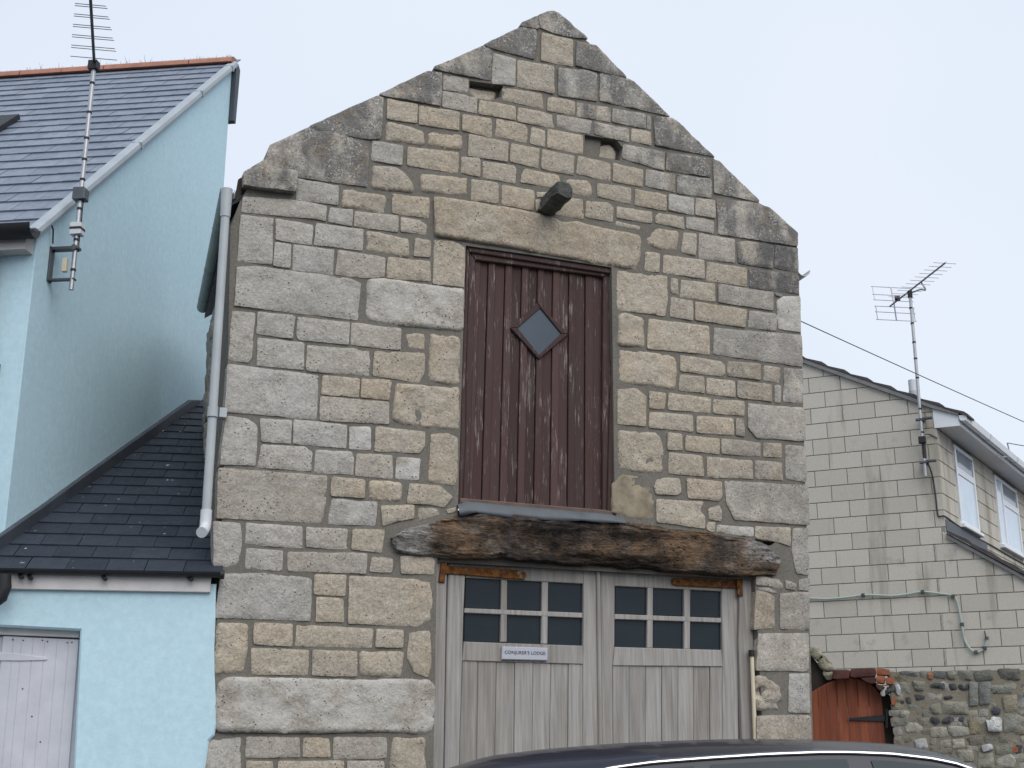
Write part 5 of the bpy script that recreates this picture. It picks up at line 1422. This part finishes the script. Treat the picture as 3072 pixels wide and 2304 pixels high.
L_tot = (tip - tail).length
for k in range(11):
    t = 0.985 - 0.076 * k
    c_ = tail + ax_ * L_tot * t; hw = 0.155 + 0.003 * k
    MB().tube([c_ - perp * hw, c_ + perp * hw], 0.0042, 5).build('element', M['alu'], AR, True)
mt = Vector((mu + 0.005, md_, 7.56))
a1 = tail + ax_ * L_tot * 0.58; a2 = tail + ax_ * L_tot * 0.30
MB().tube(smooth_path([tuple(a1), tuple(a1 + Vector((0.05, 0, -0.12))), tuple(mt + Vector((0.14, -0.05, 0.02))), tuple(mt)]), 0.011, 8).tube([tuple(a2), tuple(mt)], 0.010, 8).build('boom_arm', M['alu'], AR, True)
MB().tube([mt + Vector((0, 0, -0.06)), mt + Vector((0, 0, 0.04))], 0.032, 10).build('clamp', M['black'], AR, True)
dpb = tail + ax_ * 0.26
MB().box(tuple(dpb - Vector((0.035, 0.035, 0.0))), tuple(dpb + Vector((0.035, 0.035, 0.06))), 0.008).build('dipole_box', M['black'], AR)
for sg in (1, -1):
    g_ = MB(); base = tail + ax_ * 0.14
    out_ = (Vector((0, 0, sg)) * 0.93 - ax_ * 0.18 * (1 if sg > 0 else -0.6)).normalized()
    r0, r1, r2 = (base + out_ * q_ for q_ in ((0.04 if sg > 0 else 0.06), 0.13 if sg > 0 else 0.15, 0.26 if sg > 0 else 0.27))
    for c_ in (r0, r1, r2): g_.tube([c_ - perp * 0.30, c_ + perp * 0.30], 0.0055, 5)
    for s2 in (-0.28, 0.0, 0.28): g_.tube([r0 + perp * s2 - (out_ * 0.06 if s2 == 0 else out_ * 0.0), r2 + perp * s2], 0.005 if s2 else 0.010, 5)
    g_.build('reflector', M['alu'], AR, True)

# overhead wires
def sag(a, b, s, n=16):
    a, b = Vector(a), Vector(b); return [tuple(a.lerp(b, i / n) - Vector((0, 0, s * 4 * (i / n) * (1 - i / n)))) for i in range(n + 1)]
wp = [(2.543,10.700,5.191)] + [(8.441,17.000,5.227)]
WI = thing('overhead_wire', 'thin wire sloping across the sky from the stone building over the block house', 'wire')
MB().tube(sag(wp[0], wp[1], 0.015), 0.0045, 6).build('wire', M['cable'], WI, True)
hk = Matrix.Rotation(R(BY), 3, 'Z')
WJ = thing('gutter_wire', 'short wire leaving a small hook on the white gutter at the right edge', 'wire')
hkp = [(1.826,5.645),(2.607,5.964)]
h0 = Vector((BO[0], BO[1], 0)) + hk @ (hv * hkp[0][0] + Matrix.Rotation(hrz, 3, 'Z') @ Vector((0, -0.36, 0)) + Vector((0, 0, hkp[0][1])))
h1 = Vector((BO[0], BO[1], 0)) + hk @ (hv * hkp[1][0] + Matrix.Rotation(hrz, 3, 'Z') @ Vector((0, -0.36, 0)) + Vector((0, 0, hkp[1][1])))
MB().tube(smooth_path([tuple(h0), tuple(h0.lerp(h1, 0.55) - Vector((0, 0, 0.14))), tuple(h1 + Vector((0.01, 0, -0.14))), tuple(h1)]), 0.010, 6).build('hook', M['steel'], WJ, True)
MB().tube(sag(h1, h1 + Vector((4.0, 1.0, -0.35)), 0.02), 0.006, 6).build('wire', M['cable'], WJ, True)

# ------------------------------------------------------------------ rubble wall and gate
WO, WY = (3.4156,12.0000),-17.00
RW = thing('rubble_wall', 'rough rubble wall of mixed stone, flint and brick beside the red gate', 'wall', WO, WY)
MB().prism([(0.040, 0), (2.6, 0), (2.6, 2.235), (0.040, 2.24)], 0.019, 0.4, 0.0).build('wall', M['earth'], RW)
tones = [(0.25, 0.235, 0.195), (0.21, 0.195, 0.155), (0.29, 0.275, 0.245), (0.18, 0.175, 0.150), (0.235, 0.205, 0.15), (0.27, 0.25, 0.20)]
spec = []   # stones one can pick out in the wall, traced one by one
def trace(pts, c, face=0.0, rough=0.014):
    cx_, cz_ = centroid(pts)
    spec.append(([(cx_ + (x - cx_) * 1.07, cz_ + (z - cz_) * 1.07) for x, z in pts], tuple(q_ * 1.3 for q_ in c), face + 0.006, rough))
trace([(0.836,1.817),(0.873,1.802),(0.884,1.836),(0.933,1.830),(0.959,1.818),(0.953,1.710),(0.845,1.716)], (0.52, 0.52, 0.50), -0.035)
for t_ in ([(0.366,1.834),(0.406,1.843),(0.443,1.822),(0.443,1.789),(0.399,1.769),(0.359,1.795)], [(0.464,1.811),(0.516,1.839),(0.565,1.827),(0.557,1.793),(0.500,1.780),(0.462,1.786)], [(0.581,1.816),(0.638,1.838),(0.664,1.821),(0.639,1.793),(0.589,1.788)],
           [(0.892,1.914),(0.926,1.922),(0.964,1.902),(0.952,1.858),(0.907,1.847),(0.885,1.875)]): trace(t_, (0.068, 0.070, 0.080), -0.004, 0.012)
for t_ in ([(0.387,2.114),(0.426,2.136),(0.509,2.129),(0.510,2.078),(0.461,2.090),(0.406,2.102)], [(0.542,2.123),(0.604,2.128),(0.616,2.076),(0.548,2.068)], [(0.625,2.119),(0.720,2.120),(0.714,2.063),(0.653,2.058),(0.616,2.082)], [(0.242,2.035),(0.332,2.029),(0.335,1.994),(0.255,1.978)],
           [(0.493,2.015),(0.556,2.026),(0.572,1.997),(0.502,1.989)], [(0.115,1.997),(0.148,1.991),(0.152,1.962),(0.117,1.951)], [(0.161,2.008),(0.209,2.013),(0.207,1.950),(0.168,1.962)]): trace(t_, (0.068, 0.070, 0.074), 0.0, 0.014)
trace([(0.141,1.796),(0.294,1.775),(0.310,1.705),(0.145,1.706)], (0.33, 0.315, 0.27)); trace([(0.363,1.744),(0.497,1.749),(0.496,1.670),(0.361,1.654)], (0.33, 0.31, 0.26)); trace([(0.509,1.760),(0.679,1.748),(0.684,1.681),(0.550,1.664),(0.510,1.709)], (0.29, 0.275, 0.235))
trace([(0.724,2.134),(0.798,2.136),(0.783,1.944),(0.711,1.939)], (0.19, 0.195, 0.175), -0.02); trace([(0.806,2.133),(0.903,2.132),(0.882,1.948),(0.796,1.943)], (0.17, 0.175, 0.16), -0.01)
trace([(0.473,1.970),(0.689,1.967),(0.684,1.860),(0.475,1.867)], (0.235, 0.225, 0.185)); trace([(0.364,1.942),(0.461,1.964),(0.463,1.868),(0.363,1.863)], (0.22, 0.21, 0.17))
trace([(0.773,1.591),(0.856,1.602),(0.870,1.558),(0.784,1.536)], (0.40, 0.40, 0.40), -0.02); trace([(0.745,1.525),(0.865,1.530),(0.863,1.399),(0.728,1.398)], (0.27, 0.255, 0.21)); trace([(0.886,1.464),(1.009,1.519),(1.048,1.475),(1.035,1.399),(0.879,1.399)], (0.31, 0.295, 0.25))
trace([(0.426,1.631),(0.521,1.642),(0.519,1.564),(0.436,1.564)], (0.29, 0.275, 0.23)); trace([(0.532,1.642),(0.637,1.647),(0.635,1.575),(0.536,1.564)], (0.34, 0.32, 0.26)); trace([(0.215,1.637),(0.311,1.654),(0.320,1.570),(0.225,1.564)], (0.36, 0.36, 0.35))
trace([(0.990,1.857),(1.124,1.850),(1.117,1.728),(0.981,1.712)], (0.22, 0.22, 0.19)); trace([(0.994,2.009),(1.109,2.018),(1.106,1.884),(0.991,1.874)], (0.25, 0.225, 0.17)); trace([(1.121,2.030),(1.174,2.040),(1.162,1.928),(1.112,1.918)], (0.21, 0.215, 0.20))
trace([(0.905,2.106),(1.070,2.109),(1.074,2.041),(0.910,2.038)], (0.20, 0.20, 0.17)); trace([(0.637,2.242),(0.759,2.245),(0.754,2.160),(0.634,2.156)], (0.165, 0.165, 0.14)); trace([(0.541,2.238),(0.625,2.242),(0.619,2.167),(0.546,2.163)], (0.20, 0.19, 0.155)); trace([(0.775,2.233),(0.919,2.248),(0.927,2.157),(0.789,2.148)], (0.14, 0.14, 0.12)); trace([(0.974,2.247),(1.155,2.249),(1.156,2.153),(0.986,2.150)], (0.12, 0.12, 0.105))
trace([(0.134,2.239),(0.220,2.246),(0.293,2.231),(0.279,2.196),(0.132,2.204)], (0.13, 0.13, 0.13)); trace([(0.424,2.240),(0.530,2.232),(0.525,2.180),(0.425,2.188)], (0.12, 0.125, 0.12)); trace([(0.306,2.248),(0.373,2.247),(0.357,2.189),(0.313,2.196)], (0.20, 0.20, 0.19))
trace([(0.375,2.229),(0.422,2.223),(0.415,2.171),(0.373,2.172)], (0.33, 0.155, 0.085)); trace([(1.039,1.602),(1.076,1.591),(1.075,1.530),(1.035,1.536)], (0.32, 0.105, 0.06)); trace([(0.241,2.156),(0.348,2.149),(0.325,2.074),(0.251,2.070)], (0.215, 0.205, 0.165)); trace([(0.127,2.147),(0.217,2.139),(0.215,2.042),(0.118,2.043)], (0.23, 0.225, 0.19))
trace([(0.887,1.591),(1.029,1.602),(1.025,1.519),(0.884,1.508)], (0.20, 0.195, 0.16)); trace([(0.686,1.821),(0.814,1.786),(0.794,1.697),(0.690,1.692)], (0.21, 0.185, 0.13)); trace([(0.107,1.899),(0.191,1.893),(0.180,1.825),(0.100,1.820)], (0.26, 0.25, 0.21)); trace([(0.568,1.553),(0.698,1.547),(0.701,1.458),(0.570,1.464)], (0.26, 0.245, 0.20))
for i, (p, c, fc_, rg_) in enumerate(spec):
    stone('stone', p, RW, M['rubble'], face=fc_ - 0.004, thick=0.09, rough=rg_, bevel=0.014, rad=0.016, step=0.022, jit=0.006, seed=300 + i * 2.1, color=(*c, 1))
rr = random.Random(21); n_r = 0; zz = 1.10
while zz < 2.22:
    h = rr.uniform(0.05, 0.095); x = 0.012 + rr.uniform(0, 0.02)
    if zz + h > 2.262: h = 2.262 - zz
    while x < 1.75:
        wdt = rr.uniform(0.06, 0.15); j = lambda: rr.uniform(-0.012, 0.012)
        hh = h * rr.uniform(0.85, 1.12)
        pl = [(x + j() * .5, zz + j()), (x + wdt * .5, zz + j()), (x + wdt - 0.008 + j(), zz + j()), (x + wdt - 0.008 + j(), zz + hh - 0.006 + j()), (x + wdt * .45, zz + hh - 0.004 + j()), (x + j() * .5, zz + hh - 0.008 + j())]
        pl = [(a_, min(b_, 2.265)) for a_, b_ in pl]
        mids = [((pl[k][0] + pl[k - 1][0]) / 2, (pl[k][1] + pl[k - 1][1]) / 2) for k in range(6)]
        hit = sum(any(inside(t, s_[0]) for s_ in spec) for t in pl + mids)
        if not any(inside(centroid(pl), s_[0]) for s_ in spec) and hit < 7 and n_r < 210:
            c = rr.choice(tones); k = rr.uniform(1.05, 1.45) * (0.66 if zz > 2.10 else 1.0)
            if rr.random() < 0.05: c = (0.07, 0.075, 0.085)
            stone('stone', pl, RW, M['rubble'], face=rr.uniform(0.006, 0.014), thick=0.08, rough=0.012, bevel=0.012, rad=0.012, step=0.024, jit=0.007, seed=500 + n_r * 1.3, color=(c[0] * k, c[1] * k, c[2] * k, 1)); n_r += 1
        x += wdt
    zz += h
# brick head over the gate
bk = [([(-0.460,2.262),(-0.308,2.269),(-0.313,2.189),(-0.428,2.186),(-0.470,2.182)], M['darkbrick']), ([(-0.303,2.269),(-0.078,2.274),(-0.083,2.202),(-0.305,2.195)], M['darkbrick']), ([(-0.218,2.187),(-0.082,2.198),(-0.086,2.140),(-0.137,2.138)], M['darkbrick']),
      ([(-0.073,2.272),(0.047,2.263),(0.043,2.210),(-0.076,2.212)], M['brick']), ([(-0.078,2.206),(-0.003,2.205),(-0.008,2.139),(-0.082,2.140)], M['brick']), ([(0.003,2.188),(0.083,2.189),(0.079,2.130),(-0.000,2.128)], M['brick']), ([(0.040,1.997),(0.078,2.009),(0.076,1.943),(0.036,1.943)], M['brick']), ([(-0.089,2.131),(-0.010,2.114),(-0.031,2.080),(-0.057,2.074),(-0.090,2.112)], M['darkbrick'])]
for p, m in bk:
    stone('brick', p, RW, m, face=-0.03, thick=0.20, rough=0.004, bevel=0.008, rad=0.008, step=0.03, seed=p[0][0] * 31)
stone('stone', [(0.082,2.128),(0.116,2.134),(0.131,2.090),(0.117,2.027),(0.084,2.040)], RW, M['rubble'], face=-0.03, thick=0.09, rough=0.006, seed=71, step=0.02, color=(0.55, 0.57, 0.58, 1))
stone('stone', [(-0.058,2.055),(-0.011,2.098),(-0.010,2.029),(-0.042,2.023)], RW, M['rubble'], face=-0.01, thick=0.09, rough=0.006, seed=72, step=0.02, color=(0.46, 0.48, 0.47, 1))
stone('stone', [(0.002,2.104),(0.065,2.116),(0.067,2.066),(-0.004,2.029)], RW, M['rubble'], face=0.0, thick=0.09, rough=0.008, seed=73, step=0.02, color=(0.10, 0.10, 0.115, 1))
# sloping rubble raked down from the corner of the stone building
for i, p in enumerate(([(-0.700,2.499),(-0.601,2.490),(-0.553,2.415),(-0.610,2.350),(-0.671,2.425)], [(-0.595,2.483),(-0.552,2.435),(-0.497,2.368),(-0.493,2.335),(-0.548,2.395)], [(-0.610,2.344),(-0.551,2.402),(-0.486,2.335),(-0.450,2.288),(-0.504,2.256),(-0.569,2.270)], [(-0.570,2.264),(-0.491,2.256),(-0.471,2.268),(-0.482,2.196),(-0.536,2.178),(-0.553,2.217)])):
    stone('stone', p, RW, M['rubble'], face=0.12, thick=0.5, rough=0.02, bevel=0.02, rad=0.02, step=0.022, jit=0.01, seed=90 + i * 3, color=(0.36, 0.335, 0.25, 1))

GT = thing('arched_gate', 'red stained timber gate with an arched top and black strap hinge', 'gate', WO, WY)
arch = [(-0.747,2.019),(-0.682,2.071),(-0.610,2.114),(-0.536,2.152),(-0.463,2.180),(-0.384,2.197),(-0.320,2.199),(-0.256,2.190),(-0.194,2.170),(-0.132,2.139),(-0.085,2.090),(-0.057,2.047),(-0.035,1.997),(-0.022,1.953)]
ed = [(-0.772,1.621),(-0.623,1.620),(-0.537,1.620),(-0.449,1.620),(-0.361,1.619),(-0.260,1.619),(-0.165,1.619),(-0.046,1.619)]
for k in range(7):
    a, b = ed[k][0] + 0.001, ed[k + 1][0] - 0.001
    tp_ = [(a, lerp_at(arch, a))] + [q for q in arch if a < q[0] < b] + [(b, lerp_at(arch, b))]
    MB().prism([(a, 0.13), (b, 0.13)] + tp_[::-1], 0.13 + (0.004 if k == 3 else 0.0015 * (k % 2)), 0.155, 0.003).build('board', M['gate'], GT)
hp = [(-0.359,1.836),(-0.030,1.862),(-0.033,1.803),(-0.353,1.815)]
part('strap_hinge', hp, 0.112, 0.128, M['iron'], GT, 0.003)
part('hinge_plate', [(-0.019,1.914),(0.003,1.914),(-0.011,1.743),(-0.033,1.744)], 0.085, 0.105, M['iron'], GT, 0.003)
ps = [(-0.052,2.037),(0.049,2.036),(0.014,1.600),(-0.086,1.600)]
part('gate_post', [(ps[0][0], ps[0][1]), (ps[1][0] + 0.0, ps[1][1]), (ps[2][0], 0.11), (ps[3][0], 0.11)], 0.158, 0.26, M['darkwood'], GT, 0.006)
part('backing_board', [(-0.725,2.483),(-0.669,2.429),(-0.579,2.295),(-0.519,2.212),(-0.414,2.219),(-0.310,2.223),(-0.220,2.215),(-0.126,2.182),(-0.059,2.130),(-0.011,2.090),(0.023,2.038),(0.015,1.936),(-0.759,1.944)], 0.20, 0.24, M['darkwood'], GT, 0.004)

# ------------------------------------------------------------------ parked car
CAR = thing('parked_car', 'dark navy car parked in front of the garage doors with a bright window trim', 'car', (0.95, 6.10), 0.0)
TOP = [(-2.15, 0.45), (-2.08, 0.72), (-1.75, 0.90), (-1.25, 1.00), (-0.98, 1.05), (-0.6, 1.27), (-0.36, 1.40), (-0.31, 1.442), (-0.11, 1.500), (0.14, 1.530), (0.475, 1.556), (0.8, 1.570), (1.075, 1.576), (1.3, 1.573), (1.54, 1.565), (1.70, 1.553), (1.80, 1.535), (1.90, 1.500), (2.0, 1.44), (2.1, 1.36), (2.3, 1.10), (2.45, 0.95), (2.56, 0.80), (2.62, 0.5)]
CHR = [(-2.15, 0.40), (-2.08, 0.66), (-1.75, 0.82), (-1.25, 0.93), (-0.98, 0.99), (-0.6, 1.10), (-0.3, 1.22), (0.0, 1.345), (0.2, 1.405), (0.405, 1.451), (0.575, 1.473), (0.80, 1.489), (1.03, 1.503), (1.256, 1.511), (1.37, 1.511), (1.54, 1.505), (1.71, 1.486), (1.825, 1.462), (1.95, 1.405), (2.05, 1.30), (2.2, 1.12), (2.3, 1.03), (2.45, 0.90), (2.56, 0.75), (2.62, 0.45)]
xs_ = sorted(set([round(-2.15 + 4.77 * i / 90, 3) for i in range(91)]))
def half(x):
    zt, zc = lerp_at(TOP, x), lerp_at(CHR, x)
    en = min(1.0, max(0.0, (x + 2.15) / 0.35)) ** 0.5 * min(1.0, max(0.0, (2.62 - x) / 0.3)) ** 0.5
    wb = 0.62 + 0.26 * en
    bz = min(0.98, zc - 0.015)
    wc = wb - 0.20 * min(1.0, max(0.0, (zc - bz) / 0.45))
    zc = min(zc, zt - 0.03)
    return [(0.0, zt), (0.25, zt - 0.004), (0.44, zt - 0.016), (wc * 0.82, zt - 0.03 - 0.2 * max(0, (zt - 0.03 - zc - 0.03)) * 0.3), (wc * 0.93, (zt - 0.035 + zc + 0.02) / 2), (wc - 0.006, zc + 0.014), (wc, zc), (wb, bz), (wb + 0.015, min(0.8, bz - 0.02)), (wb + 0.01, min(0.55, bz - 0.05)), (wb - 0.03, 0.30), (wb - 0.10, 0.22)]
vv = []; ff = []; nh = 12
for x in xs_:
    h_ = half(x)
    ring = [(-a, b) for a, b in h_] [::-1] + h_[1:]
    for a, b in ring: vv.append((x - 0.95, a, b))
nr = 2 * nh - 1
for i in range(len(xs_) - 1):
    for j in range(nr - 1):
        a = i * nr + j; ff.append((a, a + nr, a + nr + 1, a + 1))
ff.append(tuple(range(nr))); ff.append(tuple(reversed(range((len(xs_) - 1) * nr, len(xs_) * nr))))
body = raw('body', vv, ff, M['paint'], CAR, True)
body.data.set_sharp_from_angle(angle=R(38))
def sidept(x, f_, o_=0.006):
    h_ = half(x); (w0, z0), (w1, z1) = h_[6], h_[7]
    return (x - 0.95, -(w0 + (w1 - w0) * f_) - o_, z0 + (z1 - z0) * f_)
def side_glass(xa, xb, slant, sgn=1):
    v = []; f = []; n_ = 14
    for i in range(n_ + 1):
        t = i / n_
        for k, f_ in enumerate((0.045, 0.35, 0.70, 0.97)):
            x = xa + (xb - xa) * t + slant * f_ * (1 - 0.0 * t)
            p = sidept(min(x, 2.42), f_); v.append((p[0], p[1] * sgn, p[2]))
    for i in range(n_):
        for k in range(3):
            a = i * 4 + k; f.append((a, a + 1, a + 5, a + 4) if sgn > 0 else (a, a + 4, a + 5, a + 1))
    return raw('side_window', v, f, M['carglass'], CAR, True)
for sg in (1, -1):
    side_glass(0.12, 0.735, 0.02, sg); side_glass(0.80, 1.355, 0.06, sg); side_glass(1.45, 1.80, 0.10, sg)
    pth = []
    for i in range(46):
        x = -0.25 + 2.25 * i / 45
        p = sidept(x, 0.0, 0.006); pth.append((p[0], p[1] * sg, p[2] + 0.003))
    MB().tube(pth, 0.0065, 8).build('window_trim', M['chrome'], CAR, True)
    for k, xw in enumerate((-1.30, 1.68)):
        wh = MB(); yw = -0.80 * sg
        prf = [(0.20, -0.10), (0.30, -0.105), (0.33, -0.07), (0.335, 0.0), (0.33, 0.07), (0.30, 0.105), (0.20, 0.10)]
        n_ = 28; b0 = len(wh.v)
        for i in range(n_):
            a = 2 * math.pi * i / n_
            for r_, y_ in prf: wh.v.append((xw - 0.0 + r_ * math.cos(a), yw + y_, 0.335 + r_ * math.sin(a)))
        m_ = len(prf)
        for i in range(n_):
            for j in range(m_ - 1):
                wh.f.append((b0 + i * m_ + j, b0 + i * m_ + j + 1, b0 + ((i + 1) % n_) * m_ + j + 1, b0 + ((i + 1) % n_) * m_ + j))
        wo = wh.build('wheel', M['tyre'], CAR, True)
        rm = MB().tube([(xw, yw - 0.095 * sg, 0.335), (xw, yw - 0.02 * sg, 0.335)], 0.205, 24)
        for i in range(5):
            a = 2 * math.pi * i / 5
            rm.tube([(xw + 0.03 * math.cos(a), yw - 0.10 * sg, 0.335 + 0.03 * math.sin(a)), (xw + 0.19 * math.cos(a), yw - 0.10 * sg, 0.335 + 0.19 * math.sin(a))], 0.022, 6)
        ro = rm.build('rim', M['steel'], CAR, True); ro.parent = wo; ro.location = Vector(ro.location) - Vector(wo.location)
    MB().box((-0.75, -0.99 * sg if sg > 0 else 0.86, 1.0), (-0.63, -0.86 if sg > 0 else 0.99, 1.10), 0.02).build('door_mirror', M['paint'], CAR)
    MB().box((-2.95 + 0.0, (-0.62 if sg > 0 else 0.40), 0.62), (-2.86, (-0.40 if sg > 0 else 0.62), 0.72), 0.02).build('headlight', M['palepvc'], CAR)
def screen(xa, xb, name):
    v = []; f = []
    for i in range(9):
        x = xa + (xb - xa) * i / 8
        h_ = half(x)
        for k in range(9):
            yy = -0.56 + 1.12 * k / 8
            zt = lerp_at([(a, b) for a, b in h_[:6]], abs(yy))
            v.append((x - 0.95 + (-0.004 if xa < 0 else 0.004), yy, zt + 0.004))
    for i in range(8):
        for k in range(8):
            a = i * 9 + k; f.append((a, a + 9, a + 10, a + 1))
    return raw(name, v, f, M['carglass'], CAR, True)
screen(-0.90, -0.38, 'windscreen'); screen(2.04, 2.26, 'rear_window')
bpy.context.view_layer.update()
